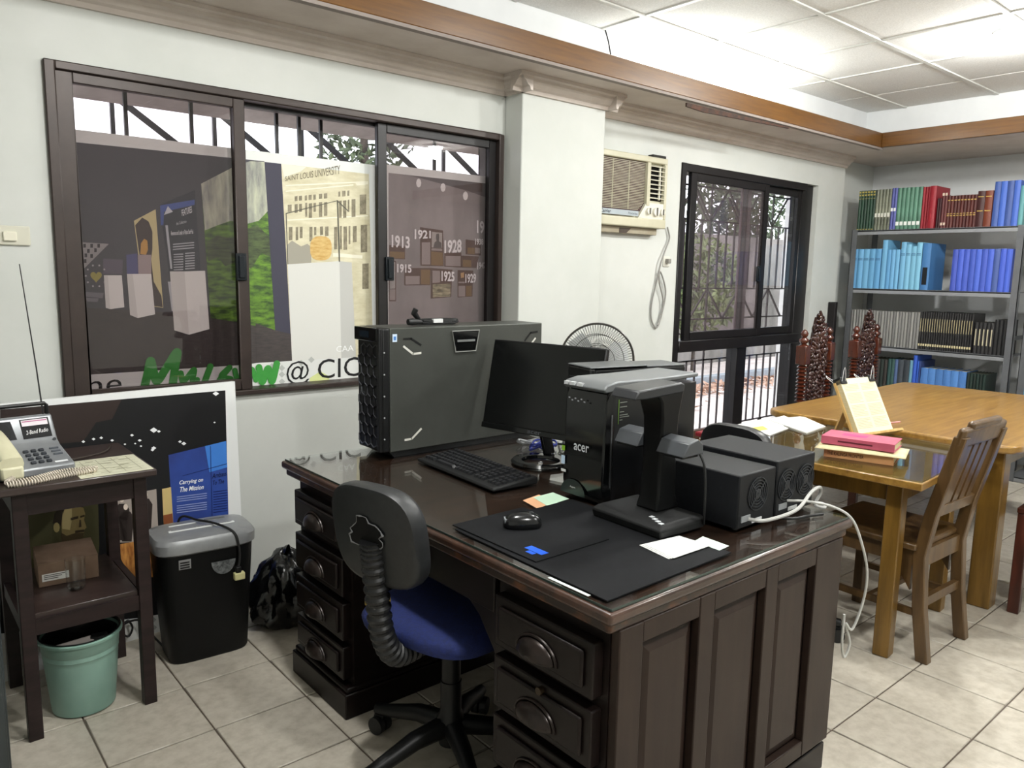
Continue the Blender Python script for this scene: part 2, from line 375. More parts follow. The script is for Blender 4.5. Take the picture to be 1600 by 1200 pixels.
# ---------------------------------------------------------------- the two big prints behind window 1
NB = (0, -1, 0); YB = .676
def pb(*pts): return [at_y(x, y, YB) for x, y in pts]
pwhite = plain('#e9ece9', .5)
def board(name, label, tl, tr, br):
    a, b, c = at_y(*tl, YB), at_y(*tr, YB), at_y(*br, YB)
    o = T(name, label, 'print', (a.x, YB, W1[2]+.022)); zt = (a.z+b.z)/2
    MB().box(a.x, b.x, YB, YB+.012, W1[2]+.022, zt).build('board', pwhite, o)
    return o
bA = board('exhibition_print', 'large museum print with white plinths, green terraces and a cream building behind the window', (104, 206), (589, 254), (552, 597))
K = lambda h: plain(h, .55)
lay(pb((106, 221), (413, 252), (440, 562), (383, 570), (128, 587)), K('#4d4c52'), bA, 'dark_gallery', NB, .0005)
lay(pb((120, 480), (330, 492), (455, 520), (457, 566), (383, 570), (128, 587), (120, 520)), mat('print_dark_floor', '#3a3535', .5, col2='#48413f', scale=9, stretch=(3, 1, 14)), bA, 'gallery_floor', NB, .0010)
lay(pb((117, 378), (170, 381), (119, 432)), K('#9d9a9a'), bA, 'emblem_flag', NB, .0014)
lays([pb((x-2, y-3), (x+2, y-3), (x+2, y+3), (x-2, y+3)) for x, y in ((122, 384), (132, 384), (143, 384), (154, 384), (127, 392), (138, 392), (149, 391), (123, 400), (134, 399), (143, 400), (124, 410), (133, 408), (122, 420))], K('#38363a'), bA, 'emblem_marks', NB, .0018)
hp = [(150+9*(16*math.sin(t)**3)/16, 432-9.5*(13*math.cos(t)-5*math.cos(2*t)-2*math.cos(3*t)-math.cos(4*t))/16) for t in [2*math.pi*i/24 for i in range(24)]]
lay(pb(*hp), K('#a29a4e'), bA, 'emblem_heart', NB, .0018)
lays([pb(*[(150+16*math.cos(t)+1.7*math.cos(s), 431+17*math.sin(t)+1.7*math.sin(s)) for s in (0, 1.26, 2.5, 3.8, 5)]) for t in [k*.628 for k in range(10)]], K('#a9a7aa'), bA, 'emblem_stars', NB, .0018)
lays([pb((121, 455), (162, 458), (160, 466), (122, 462)), pb((134, 465), (154, 466), (152, 472), (136, 471))], K('#75747a'), bA, 'emblem_ribbon', NB, .0018)
lay(pb((161, 404), (192, 406), (191, 428), (161, 428)), K('#655f6c'), bA, 'display_case', NB, .0014)
lay(pb((197, 398), (214, 396), (216, 428), (198, 428)), K('#585a86'), bA, 'blue_jar', NB, .0018)
lay(pb((209, 345), (243, 327), (255, 481), (226, 477)), K('#d3c794'), bA, 'portrait_panel', NB, .0014)
lay(pb((211, 352), (222, 340), (232, 346), (238, 362), (238, 388), (236, 405), (240, 440), (252, 462), (254, 480), (227, 476), (218, 400)), K('#4b403f'), bA, 'portrait_hair', NB, .0018)
lay(pb((220, 380), (225, 373), (230, 376), (231, 390), (228, 398), (219, 397)), K('#c99a4f'), bA, 'portrait_face', NB, .0022)
lay(pb((215, 398), (236, 398), (236, 428), (216, 428)), K('#ab9c9c'), bA, 'glass_case', NB, .0024)
lay(pb((249, 320), (304, 297), (318, 480), (272, 486)), K('#393c44'), bA, 'feature_panel', NB, .0014)
lay(pb((250, 321), (304, 312), (304, 320), (256, 331), (255, 352), (251, 352)), K('#4a5ea0'), bA, 'feature_panel_blue', NB, .0018)
lay(pb((262, 322), (270, 331), (256, 336)), K('#c9ccd2'), bA, 'feature_emblem', NB, .0020)
lays([pb((258, 352), (262, 352), (269, 420), (266, 420)), pb((268, 486), (273, 486), (267, 440), (262, 440))], K('#b9bcc2'), bA, 'feature_curtain', NB, .0020)
quad_text('FEATURES', pb((284, 338), (300, 332), (299, 322), (283, 328)), K('#e6e7ea'), bA, NB, .0024, bold=.01)
quad_text('the Collection', pb((275, 352), (291, 348), (291, 343), (275, 347)), K('#cfd1d6'), bA, NB, .0024)
quad_text('Reverence and Loyalty to Filipino Saint Paul', pb((267, 370), (302, 367), (301, 358), (267, 361)), K('#e6e7ea'), bA, NB, .0024, bold=.015)
lays([pb((270, y), (303, y-3), (303, y-1.2), (270, y+1.8)) for y in (381, 385, 389)] + [pb((271, y), (286, y-1), (286, y+.9), (271, y+1.4)) for y in (397, 401, 405, 409, 413, 417, 421)] + [pb((289, y-2), (304, y-3), (304, y-1.2), (289, y)) for y in (397, 401, 405, 409, 413, 417, 421)], K('#b3b6bc'), bA, 'feature_text_lines', NB, .0024)
terr = mat('print_rice_terraces', '#6f9a2c', .55, col2='#2f4a1d', scale=7, stretch=(2.2, 1, 7), det=9, contrast=(.36, .60))
lay(pb((314, 287), (372, 257), (391, 252), (413, 253), (430, 518), (382, 505), (329, 497)), terr, bA, 'terrace_picture', NB, .0014)
mist = mat('print_mist', '#c9cdb4', .55, col2='#6d6c74', scale=5, stretch=(5, 1, 1.2), det=6, contrast=(.35, .7))
lay(pb((314, 287), (372, 257), (391, 252), (413, 253), (418, 330), (404, 345), (385, 350), (360, 345), (340, 352), (320, 360)), mist, bA, 'terrace_mist', NB, .0018)
lay(pb((322, 378), (340, 368), (362, 372), (384, 358), (402, 352), (422, 372), (423, 402), (408, 395), (392, 420), (372, 408), (352, 416), (340, 402), (325, 408)), mat('print_dark_terrace', '#56683a', .55, col2='#262c1e', scale=3, stretch=(6, 1, 22), det=6), bA, 'terrace_shadow', NB, .0018)
lay(pb((413, 253), (439, 256), (456, 562), (430, 520)), K('#434250'), bA, 'dark_pillar', NB, .0020)
lay(pb((399, 505), (430, 516), (455, 522), (457, 566), (401, 570)), mat('print_dark_floor', '#3a3535'), bA, 'gallery_floor', NB, .0022)
cream = mat('print_cream_facade', '#e2dcc0', .55, col2='#cdc5a4', scale=6, stretch=(2, 1, 6))
lay(pb((439, 256), (576, 272), (583, 560), (456, 562)), cream, bA, 'building_picture', NB, .0014)
lay(pb((439, 256), (478, 261), (470, 268), (452, 274), (444, 278)), K('#e9e8da'), bA, 'building_sky', NB, .0018)
lays([pb(*stq) for stq in [((446, 289), (572, 283), (572, 285), (446, 291)), ((446, 298), (552, 288), (552, 290), (446, 300)), ((555, 286), (575, 283), (575, 288), (557, 290)), ((449, 343), (575, 336), (575, 338), (449, 345)), ((520, 395), (566, 399), (566, 404), (520, 401))]], K('#f0ecd8'), bA, 'building_ledges', NB, .0018)
wins = []
for xa, xb, ya, yb in [(190,218,485,535),(232,262,482,530),(290,312,478,528),(328,358,474,522),(374,398,470,520),(430,462,462,512),(478,512,458,508),(622,640,440,490),(658,692,432,488),(710,730,430,482),
                       (122,160,570,640),(190,220,565,650),(234,262,562,640),(294,314,552,690),(330,362,556,700),(376,400,552,640),(430,462,545,690),(480,512,545,680),(628,654,530,700),(668,700,528,700),(714,730,520,640),(752,790,516,690),(832,896,470,664),
                       (132,168,790,920),(200,226,790,920),(240,268,788,900),(336,366,790,930),(382,404,790,870),(440,470,785,870),(490,524,785,880),(580,612,790,1010),(636,656,780,1010),(672,708,785,1015),(722,740,780,960),(764,802,780,940),(842,906,768,1040),(858,920,1150,1400)]:
    wins.append(pb(*[(430+.1583*x, 230+.1583*y) for x, y in ((xa, ya), (xb, ya-4), (xb, yb-4), (xa, yb))]))
lays(wins, mat('print_window_brown', '#6f6853', .55, col2='#9a917a', scale=40), bA, 'building_windows', NB, .0020)
quad_text('SAINT LOUIS UNIVERSITY', pb((445, 283), (531, 272), (531, 258), (445, 276)), K('#6c6350'), bA, NB, .0022)
lay(pb((449, 382), (456, 376), (470, 385), (480, 381), (486, 386), (486, 411), (449, 413)), K('#a5a194'), bA, 'pavilion_picture', NB, .0022)
stone = [(501+17*math.copysign(abs(math.cos(t))**.7, math.cos(t)), 388+19*math.copysign(abs(math.sin(t))**.75, math.sin(t))) for t in [2*math.pi*i/20 for i in range(20)]]
lay(pb(*stone), mat('print_gold_stone', '#c79c52', .55, col2='#ddbf7c', scale=26, stretch=(1, 1, 3)), bA, 'gold_stone', NB, .0026)
lays([pb(*q) for q in [((446, 333), (527, 313), (527, 314), (446, 334.5)), ((526, 313), (528, 313), (531, 409), (529, 409)), ((527, 313), (544, 329), (544, 331), (527, 315)), ((446, 333), (447.3, 333), (450, 413), (448.8, 413))]], K('#5a594f'), bA, 'case_edges', NB, .0028)
lay(pb((449, 413), (530, 408), (533, 563), (456, 564)), K('#dcdcd7'), bA, 'plinth_front', NB, .0028)
lay(pb((530, 408), (549, 410), (556, 562), (533, 563)), K('#c3c3bf'), bA, 'plinth_side', NB, .0028)
for fq, sq in [(((168, 430), (190, 430), (194, 480), (172, 483)), ((162, 430), (168, 430), (172, 483), (165, 481))), (((207, 428), (236, 428), (242, 491), (215, 497)), ((198, 428), (207, 428), (215, 497), (203, 492))), (((288, 424), (320, 423), (327, 514), (295, 523)), ((265, 424), (288, 424), (295, 523), (272, 516)))]:
    lay(pb(*fq), K('#ecece8'), bA, 'plinth_front', NB, .0026); lay(pb(*sq), K('#d9d8d3'), bA, 'plinth_side', NB, .0026)
quad_text('CAA', pb((525, 550), (552, 548), (552, 539), (525, 541)), K('#f6f7f6'), bA, NB, .0032)
lay(pb((128, 586), (383, 570), (401, 567), (590, 556), (590, 606), (128, 640)), K('#dfe1de'), bA, 'title_strip', NB, .0030)
lays([pb(*[(c+5*math.cos(t), d+5*math.sin(t)) for t in (0, 1.57, 3.14, 4.71)]) for c, d in ((440, 575), (440, 585), (440, 596), (470, 567), (486, 562), (424, 572))], K('#b9bcb8'), bA, 'title_pattern', NB, .0034)
lay(pb((484, 590), (500, 580), (514, 588), (514, 600), (482, 602)), K('#d5dc9a'), bA, 'title_pattern', NB, .0036)
quad_text('he', pb((136, 618), (190, 612), (190, 582), (136, 586)), K('#1e1e20'), bA, NB, .0040)
quad_text('@', pb((447, 602), (483, 600), (483, 563), (447, 565)), K('#1e1e20'), bA, NB, .0040)
quad_text('CIC', pb((496, 592), (562, 587), (562, 557), (496, 562)), K('#1e1e20'), bA, NB, .0040)
Z5 = lambda pts: pb(*[(110+.29375*x, 530+.29375*y) for x, y in pts])
green = []
for pl, wd in [([(395,245),(410,180),(425,115),(440,170),(460,222),(510,150),(565,68),(555,150),(543,240)], .036), ([(585,180),(600,222),(655,162),(648,220),(672,215)], .026), ([(742,145),(712,225)], .03), ([(790,215),(845,150),(800,195),(850,210)], .026), ([(872,165),(885,212),(905,205),(928,152),(925,215)], .026), ([(945,215),(962,160),(985,215)], .026), ([(1000,150),(1018,225),(1048,155),(1070,222),(1095,130)], .034)]:
    for p_ in spline(Z5(pl), 9): green.append([p_+Vector((wd*.46*math.cos(t), -.00001*len(green), wd*.46*math.sin(t))) for t in [k*math.pi/5 for k in range(10)]])
lays(green, K('#3f9440'), bA, 'brush_title', NB, .0044)

bB = board('timeline_print', 'grey museum print with white year numbers behind the right sash', (604, 257), (770, 277), (770, 560))
lay(pb((607, 270), (763, 287), (763, 640), (607, 640)), mat('print_grey_wall', '#a5a09f', .55, col2='#8c8786', scale=2.2, stretch=(2, 1, 1)), bB, 'grey_wall', NB, .0005)
lay(pb((640, 274), (763, 287), (763, 310), (730, 298)), K('#6e6a6a'), bB, 'ceiling_shade', NB, .0010)
lays([pb(*[(c+4*math.cos(t), d+7*math.sin(t)) for t in [k*.785 for k in range(8)]]) for c, d in ((654, 286), (692, 293), (727, 306))], K('#f4f4f2'), bB, 'spotlights', NB, .0014)
Z3 = lambda *pts: pb(*[(600+.13333*x, 320+.13333*y) for x, y in pts])
brown, tan, pale = K('#6a5750'), K('#8d7656'), K('#a69c99')
for q in [((60, 470), (245, 490), (245, 640), (60, 630)), ((420, 262), (690, 300), (700, 720), (425, 715)), ((705, 560), (905, 560), (905, 735), (705, 725)), ((905, 595), (1110, 605), (1080, 740), (905, 735)), ((955, 405), (1130, 430), (1135, 595), (955, 580)), ((235, 740), (550, 740), (540, 940), (235, 945)), ((550, 740), (800, 760), (785, 1080), (545, 1100)), ((860, 765), (1045, 770), (1035, 1075), (860, 1085)), ((60, 640), (140, 660), (140, 1130), (60, 1130))]:
    lay(Z3(*q), brown, bB, 'story_panel', NB, .0012)
for q in [((65, 545), (240, 555), (240, 630), (65, 625)), ((550, 545), (685, 560), (690, 712), (550, 708)), ((430, 760), (540, 760), (535, 935), (430, 930)), ((975, 500), (1060, 505), (1060, 580), (975, 575)), ((920, 640), (1020, 650), (1020, 730), (920, 725)), ((960, 950), (1025, 950), (1025, 1070), (960, 1072))]:
    lay(Z3(*q), tan, bB, 'story_text', NB, .0016)
for q in [((440, 440), (540, 440), (540, 700), (440, 700)), ((720, 600), (895, 600), (895, 720), (720, 715)), ((250, 835), (415, 835), (415, 930), (250, 935)), ((565, 770), (655, 775), (655, 910), (565, 915)), ((870, 950), (950, 950), (950, 1075), (870, 1075)), ((555, 510), (680, 515), (680, 540), (555, 535)), ((870, 900), (945, 900), (945, 918), (870, 918)), ((65, 990), (130, 990), (130, 1115), (65, 1115)), ((1065, 500), (1125, 510), (1125, 570), (1065, 570))]:
    lay(Z3(*q), pale, bB, 'story_text', NB, .0016)
lay(Z3((558, 315), (680, 330), (678, 505), (556, 500)), K('#b5b0ab'), bB, 'story_photo', NB, .0018)
lay(Z3((575, 500), (590, 440), (612, 425), (605, 380), (610, 340), (640, 335), (645, 380), (640, 425), (670, 445), (672, 503)), K('#6c6763'), bB, 'story_figure', NB, .0022)
lay(Z3((568, 930), (778, 925), (775, 1075), (568, 1085)), mat('print_sepia_photo', '#c3bd9c', .55, col2='#5b5743', scale=9, stretch=(2, 1, 6)), bB, 'story_photo', NB, .0018)
lay(Z3((895, 800), (935, 790), (935, 850), (900, 860)), K('#c9a678'), bB, 'story_photo', NB, .0018)
lay(Z3((66, 665), (128, 670), (128, 980), (66, 985)), K('#b8b5b2'), bB, 'story_photo', NB, .0018)
yw = K('#ffffff')
for s, q in [('1913', ((85, 500), (298, 515), (298, 375), (85, 350))), ('1915', ((150, 795), (318, 800), (318, 700), (150, 690))), ('1921', ((355, 405), (545, 395), (545, 305), (355, 285))), ('1928', ((705, 570), (905, 560), (905, 405), (705, 415))), ('1925', ((670, 895), (822, 900), (822, 785), (670, 775))), ('1929', ((950, 915), (1075, 915), (1075, 805), (950, 810))), ('1938', ((1065, 470), (1160, 470), (1160, 400), (1065, 395))), ('1942', ((1090, 760), (1188, 740), (1188, 672), (1090, 672))), ('19', ((1085, 335), (1170, 340), (1170, 195), (1085, 180)))]:
    quad_text(s, Z3(*q), yw, bB, NB, .0030, bold=.03)

# ---------------------------------------------------------------- window 2
clear = glass_mat('clear_glass', '#f2f4f3', .07); screen = glass_mat('insect_screen_glass', '#c9c0c3', .06, haze=.12)
w2 = T('window_2', None, None, (W2[0], YW, W2[2]), kind='structure')
x0, x1, z0, z1 = W2; YF = .60
zt0, zt1 = .925, 1.0
fr = MB().box(x0, x0+.05, .59, .74, z0, z1).box(x1-.16, x1, .64, .74, z0, z1).box(x0+.05, x1-.16, .60, .74, z1-.05, z1).box(x0+.05, x1-.16, .60, .74, z0, z0+.05).box(x0+.05, x1-.16, .585, .74, zt0-.02, zt1-.02)
fr.build('window_frame', black_m, w2, bevel=.004, seg=1)
xm = at_y(1150, 600, .64).x
MB().box(xm-.06, xm+.06, .61, .70, z0+.05, zt0-.02).build('mullion', black_m, w2, bevel=.004)
for a, b in ((x0+.05, xm-.06), (xm+.06, x1-.16)): MB().box(a, b, .655, .66, z0+.05, zt0-.02).build('pane', clear, w2)
xa = at_y(1180, 420, .62).x; xb = at_y(1192, 420, .62).x
sash(w2, at_y(1072, 400, .62).x, xb, zt1-.02, z1-.05, .605, .635, .06, .055, .05, .055, black_m, screen, (at_y(1184, 428, .605).x, at_y(1184, 428, .605).z))
sash(w2, at_y(1166, 400, .66).x-.06, x1-.155, zt1-.02, z1-.05, .645, .675, .02, .05, .05, .055, black_m, clear)
MB().box(at_y(1166, 400, .66).x-.07, at_y(1166, 400, .66).x+.05, .676, .690, zt1-.02, z1-.05).build('meeting_stile', mat('hazed_stile', '#8f8588', .6), w2, bevel=.003)  # grey stands for the reflected haze of the screen glass over a black stile
# reveal sill
gr2 = T('window_grille', 'white-lit steel grille with V pattern outside the garden window', 'grille', (W2[0], .82, 0))
gb = mat('grille_paint', '#4a4142', .5)
YG = .83
def gbar(a, b): MB().bar((a[0], YG, a[1]), (b[0], YG, b[1]), .011, .011, up=(0, 1, 0)).build('bar', gb, gr2)
for ax in (x0+.02, x1-.02):
    for az in (2.03, 1.0, .28): MB().box(ax-.008, ax+.008, .74, YG, az-.008, az+.008).build('anchor', gb, gr2)
for z in (2.03, 1.80, 1.32, 1.10, 1.0, .80, .28): gbar((x0, z), (x1, z))
nx = 17
for k in range(nx):
    x = x0+.06+k*(x1-x0-.1)/(nx-1)
    gbar((x, 1.80), (x, 1.32)); gbar((x, .80), (x, .28))
    if k % 4 == 2: gbar((x, z1), (x, 1.80)); gbar((x, 1.32), (x, .80))
    if k % 4 == 0 and k < nx-1:
        dx = 2*(x1-x0-.1)/(nx-1)
        gbar((x, 2.03), (x+dx, 1.80)); gbar((x+2*dx, 2.03), (x+dx, 1.80)); gbar((x, 1.10), (x+dx, 1.32)); gbar((x+2*dx, 1.10), (x+dx, 1.32))
        gbar((x, 1.98), (x+dx*.8, 1.80)); gbar((x+dx, .28), (x, .10)); gbar((x+dx, .28), (x+2*dx, .10))

# ---------------------------------------------------------------- outside
pave = mat('courtyard_pavement', '#d8cdc8', .9, col2='#b9aaa2', scale=3, det=7, bump=.3, bscale=30, world=True)
struct(MB().box(-2, 16, .78, 7.5, -.10, -.05).build('ground', pave))
gw = struct(MB().box(-2, 16, 5.2, 5.4, -.05, 2.1).build('wall_garden', mat('mossy_concrete', '#8d8782', .9, col2='#4c4a44', scale=1.3, stretch=(1.2, 1, .5), det=8, bump=.5, bscale=9, world=True)))
struct(MB().box(-2, 16, 3.6, 3.75, -.05, .06).build('curb', mat('curb_concrete', '#969a9e', .85, col2='#7c8186', scale=4, world=True)))
pst = at_y(1240, 450, 1.25); struct(MB().box(pst.x-.03, pst.x+.12, 1.25, 1.37, -.05, 2.6).build('porch_post', plain('#e6e4e2', .6)))
ev = struct(MB().add([(-2, .76, 2.42), (2.7, .76, 2.42), (2.7, 1.5, 2.15), (-2, 1.5, 2.15), (-2, .76, 2.47), (2.7, .76, 2.47), (2.7, 1.5, 2.20), (-2, 1.5, 2.20)], [(0,1,2,3), (7,6,5,4), (0,4,5,1), (1,5,6,2), (2,6,7,3), (3,7,4,0)]).build('eave', mat('eave_board', '#8d8580', .8, col2='#756d68', scale=5, stretch=(1, 1, 1))))
struct(MB().box(2.7, 8, .76, 1.5, 2.30, 2.36).build('eave_slab', mat('eave_board', '#8d8580')))
tr = T('roof_truss', 'dark steel roof truss seen above the prints through the window', 'truss', (0, 2.2, 1.9))
for k in range(9):
    xx = -.4+k*.55
    MB().bar((xx, 2.2, 2.33), (xx+.55, 2.2, 1.95), .03, .03).build('brace', black_m, tr)
    MB().bar((xx, 2.2, 1.85), (xx, 2.2, 2.33), .022, .022).build('post', black_m, tr)
MB().bar((-1, 2.2, 1.86), (5, 2.2, 1.95), .035, .035).build('chord', black_m, tr)
leafm = mat('garden_leaf', '#8d9c66', .6, col2='#4a5836', scale=3, world=True); leafd = mat('dark_leaf', '#5c6849', .6, col2='#323b2a', scale=3, world=True)
barkm = mat('bark', '#5a5048', .9, col2='#36302b', scale=12)
def leaves(c, r, n, size, seed):
    rnd = random.Random(seed); b = MB()
    for _ in range(n):
        while True:
            p = Vector((rnd.uniform(-1, 1), rnd.uniform(-1, 1), rnd.uniform(-1, 1)))
            if .25 < p.length < 1: break
        p = Vector((c[0]+p.x*r[0], c[1]+p.y*r[1], c[2]+p.z*r[2])); q = Euler((rnd.uniform(-1.2, 1.2), rnd.uniform(-1.2, 1.2), rnd.uniform(0, 6.3))).to_matrix(); s = size*rnd.uniform(.6, 1.3)
        b.add([p+q @ Vector(v)*s for v in ((-1, 0, 0), (0, -.42, .1), (1, 0, -.1), (0, .42, .1))], [(0, 1, 2, 3)])
    return b
for k, (lab, c, r, n, sz, m, tall) in enumerate([
    ('leafy green shrub against the mossy wall seen through the garden window', (9.4, 4.7, 1.25), (1.1, .45, .8), 1500, .075, leafm, 0),
    ('dark shrub at the left of the garden seen through the window screen', (7.1, 4.6, 1.7), (.85, .4, .9), 1200, .075, leafd, 0),
    ('tall tree crown above the garden wall', (8.9, 6.2, 2.9), (1.9, .5, .9), 2200, .10, leafm, 1),
    ('dark tree at the right of the garden behind the white porch post', (12.6, 6.2, 2.6), (1.6, .5, 1.2), 1500, .10, leafd, 1),
    ('dark tree trunk and crown seen above the museum prints', (3.6, 4.6, 2.75), (.55, .4, .5), 700, .06, leafd, 1)]):
    t = T('garden_tree' if tall else 'garden_shrub', lab, 'tree' if tall else 'shrub', (c[0], c[1], -.05), rotz=0)
    o = leaves((0, 0, c[2]+.05), r, n, sz, 40+k).build('foliage', m, t, fix=False); o['kind'] = 'stuff'
    rr = .09 if tall else .03
    MB().tube([(0, 0, 0), (.04, .02, c[2]*.6), (0, 0, c[2]+r[2]*.5)], [rr, rr*.8, rr*.4], 8).build('trunk', barkm, t, smooth=True)
rnd = random.Random(5); fb = MB()
for _ in range(900):
    p = Vector((rnd.uniform(5, 13), 3.5-abs(rnd.gauss(0, .35)), -.04)); q = Euler((rnd.uniform(-.6, .6), rnd.uniform(-.6, .6), rnd.uniform(0, 6.3))).to_matrix(); s = rnd.uniform(.04, .10)
    fb.add([p+q @ Vector(v)*s+Vector((0, 0, .03)) for v in ((-1, 0, 0), (0, -.4, .15), (1, 0, 0), (0, .4, .15))], [(0, 1, 2, 3)])
tag(fb.build('fallen_leaves', mat('dry_leaf', '#c7a48f', .8, col2='#8f6d58', scale=5, world=True), fix=False), 'dry brown leaves scattered on the courtyard ground', 'leaves', kind='stuff')
# ================================================================ LEFT SIDE OF THE ROOM
dwood = mat('dark_stained_wood', '#2b201f', .42, col2='#1f1616', scale=6, stretch=(1.2, 1.2, 8), det=6, coat=.04, spec=.25)
dwood_t = mat('dark_stained_top', '#3a2d2a', .35, col2='#2a1f1d', scale=6, stretch=(1, 8, 1), det=6, coat=.2)
blk = mat('black_plastic', '#0d0e0f', .45, col2='#0a0b0c', scale=30, spec=.35)
blk_g = mat('glossy_black_plastic', '#070809', .12)
blk_m = mat('matt_black_plastic', '#101112', .6, spec=.3)
rubber = mat('black_rubber', '#0d0e0f', .55)
# side table
st = T('side_table', 'small dark wooden side table with lower shelf carrying the telephone', 'table', (.03, .17, 0))
SX0, SX1, SY0, SY1 = -.185, .232, -.055, .40
MB().box(SX0, SX1, SY0-.01, SY1, .760, .782).build('tabletop', dwood_t, st, bevel=.004)
for lx0, ly0 in ((-.150, -.035), (.170, -.035), (-.150, .345), (.170, .345)):
    MB().box(lx0, lx0+.038, ly0, ly0+.038, 0, .760).build('leg', dwood, st, bevel=.002)
MB().box(-.112, .170, -.030, -.012, .690, .760).build('apron', dwood, st); MB().box(-.112, .170, .350, .370, .690, .760).build('apron', dwood, st)
MB().box(-.145, -.125, .003, .345, .690, .760).build('apron', dwood, st); MB().box(.183, .203, .003, .345, .690, .760).build('apron', dwood, st)
MB().box(-.112, .170, -.020, .385, .370, .388).build('shelf', dwood_t, st, bevel=.002)
MB().box(-.112, .170, -.030, -.010, .325, .372).build('rail', dwood, st); MB().box(-.112, .170, .350, .370, .325, .372).build('rail', dwood, st)
MB().box(-.145, -.125, .003, .345, .325, .37).build('rail', dwood, st); MB().box(.183, .203, .003, .345, .325, .37).build('rail', dwood, st)
ZT = .782
# glass sheet and directory sheet lying on it
dir_s = T('directory_sheet', 'cream printed directory sheet lying on the side table', 'paper', (.13, .05, ZT))
MB().box(.022, .224, -.060, .175, ZT+.0003, ZT+.0015).build('sheet', plain('#d8d7bf', .35), dir_s)
lines = []
for k in range(7): lines.append([(.04, -.04+k*.033, 0), (.21, -.04+k*.033, 0), (.21, -.0385+k*.033, 0), (.04, -.0385+k*.033, 0)])
for k in range(4): lines.append([(.06+k*.045, -.04, 0), (.0615+k*.045, -.04, 0), (.0615+k*.045, .16, 0), (.06+k*.045, .16, 0)])
rnd = random.Random(3)
for k in range(26):
    x, y = .045+rnd.random()*.13, -.03+rnd.random()*.17; l = .012+rnd.random()*.022
    lines.append([(x, y, 0), (x+l, y, 0), (x+l, y+.003, 0), (x, y+.003, 0)])
lays([[Vector(p)+Vector((0, 0, ZT+.0015)) for p in q] for q in lines], plain('#8f8c70'), dir_s, 'printed_table', (0, 0, 1), .0003)
# telephone with radio
ph = T('radio_telephone', 'silver desk telephone with built-in radio and cream handset', 'telephone', (-.085, .14, ZT+.0015), rotz=R(8))
sil = mat('silver_plastic', '#8d9093', .35, metal=.3, col2='#83868a', scale=20); dgrey = plain('#17181b', .65)
b = MB().prism([(-.10, 0), (-.10, .025), (.02, .062), (.045, .078), (.088, .150), (.105, .150), (.105, 0)], 'x', -.105, .105)
b.build('body', sil, ph, bevel=.006)
def ph_pt(x, t):  # point on the steep upper face, t in 0..1 upwards
    return Vector((x, .045+.043*t, .078+.072*t))
nU = Vector((0, -.072, .043)).normalized()
lay([ph_pt(-.095, .12), ph_pt(-.005, .12), ph_pt(-.012, .86), ph_pt(-.088, .86)], dgrey, ph, 'speaker_window', nU, .0008)
ring = [ph_pt(-.05+.034*math.cos(a), .44+.40*math.sin(a)) for a in [k*.2618 for k in range(24)]]
lay(ring, plain('#0c0d0f', .65), ph, 'speaker_cone', nU, .0014)
lay([ph_pt(.012, .10), ph_pt(.092, .10), ph_pt(.092, .88), ph_pt(.012, .88)], plain('#0c0c0f', .65), ph, 'radio_panel', nU, .0008)
lay([ph_pt(.016, .60), ph_pt(.088, .60), ph_pt(.088, .84), ph_pt(.016, .84)], plain('#d8cfd6', .4), ph, 'tuning_scale', nU, .0012)
lay([ph_pt(.018, .76), ph_pt(.086, .76), ph_pt(.086, .80), ph_pt(.018, .80)], plain('#a34a78', .4), ph, 'tuning_line', nU, .0016)
quad_text('2-Band Radio', [ph_pt(.022, .26), ph_pt(.084, .30), ph_pt(.084, .46), ph_pt(.022, .42)], plain('#f0f0f0'), ph, nU, .0016, shear=.3)
def lo(x, t): return Vector((x, -.10+.12*t, .025+.037*t))
nL = Vector((0, -.037, .12)).normalized()
for r in range(4):
    for c in range(3):
        p = lo(.0+c*.021, .80-r*.19); MB().obox(p+nL*.003, (.014, .011, .007), Euler((math.atan2(.037, .12), 0, 0))).build('key', plain('#35383e', .5), ph, bevel=.0015, seg=1)
for r in range(3):
    p = lo(.078, .82-r*.15); MB().obox(p+nL*.002, (.024, .006, .005), Euler((math.atan2(.037, .12), 0, 0))).build('key', plain('#5d6168', .5), ph)
lay([lo(.055, .12), lo(.09, .12), lo(.09, .2), lo(.055, .2)], plain('#dfe1e4'), ph, 'maker_badge', nL, .0006)
MB().cyl(ph_pt(.094, -.05)-nU*.002, ph_pt(.094, -.05)+nU*.006, .005, n=10).build('volume_knob', plain('#2b2d31'), ph, smooth=True)
cream_p = mat('cream_plastic', '#d6d2b4', .4, col2='#ccc8a8', scale=10)
hs = []
for k in range(13):
    t = k/12; y = -.118+.205*t; z = .050+.055*t+.020*math.sin(math.pi*t)
    hw = .031-.006*math.sin(math.pi*t); hh = .020-.006*math.sin(math.pi*t)
    hs.append((y, z, hw, hh))
b = MB(); nn = 12
for y, z, hw, hh in hs:
    for i in range(nn):
        a = 2*math.pi*i/nn; b.v.append(Vector((-.068+hw*math.copysign(abs(math.cos(a))**.6, math.cos(a)), y, z+hh*math.copysign(abs(math.sin(a))**.6, math.sin(a)))))
for k in range(12): b.f += [(k*nn+i, k*nn+(i+1) % nn, (k+1)*nn+(i+1) % nn, (k+1)*nn+i) for i in range(nn)]
b.f += [tuple(range(nn)), tuple(12*nn+i for i in range(nn))]
hset = b.build('handset', cream_p, ph, smooth=60, label='cream telephone handset')
MB().box(-.098, -.038, -.122, -.085, .004, .044).build('mouthpiece', cream_p, hset, bevel=.008)
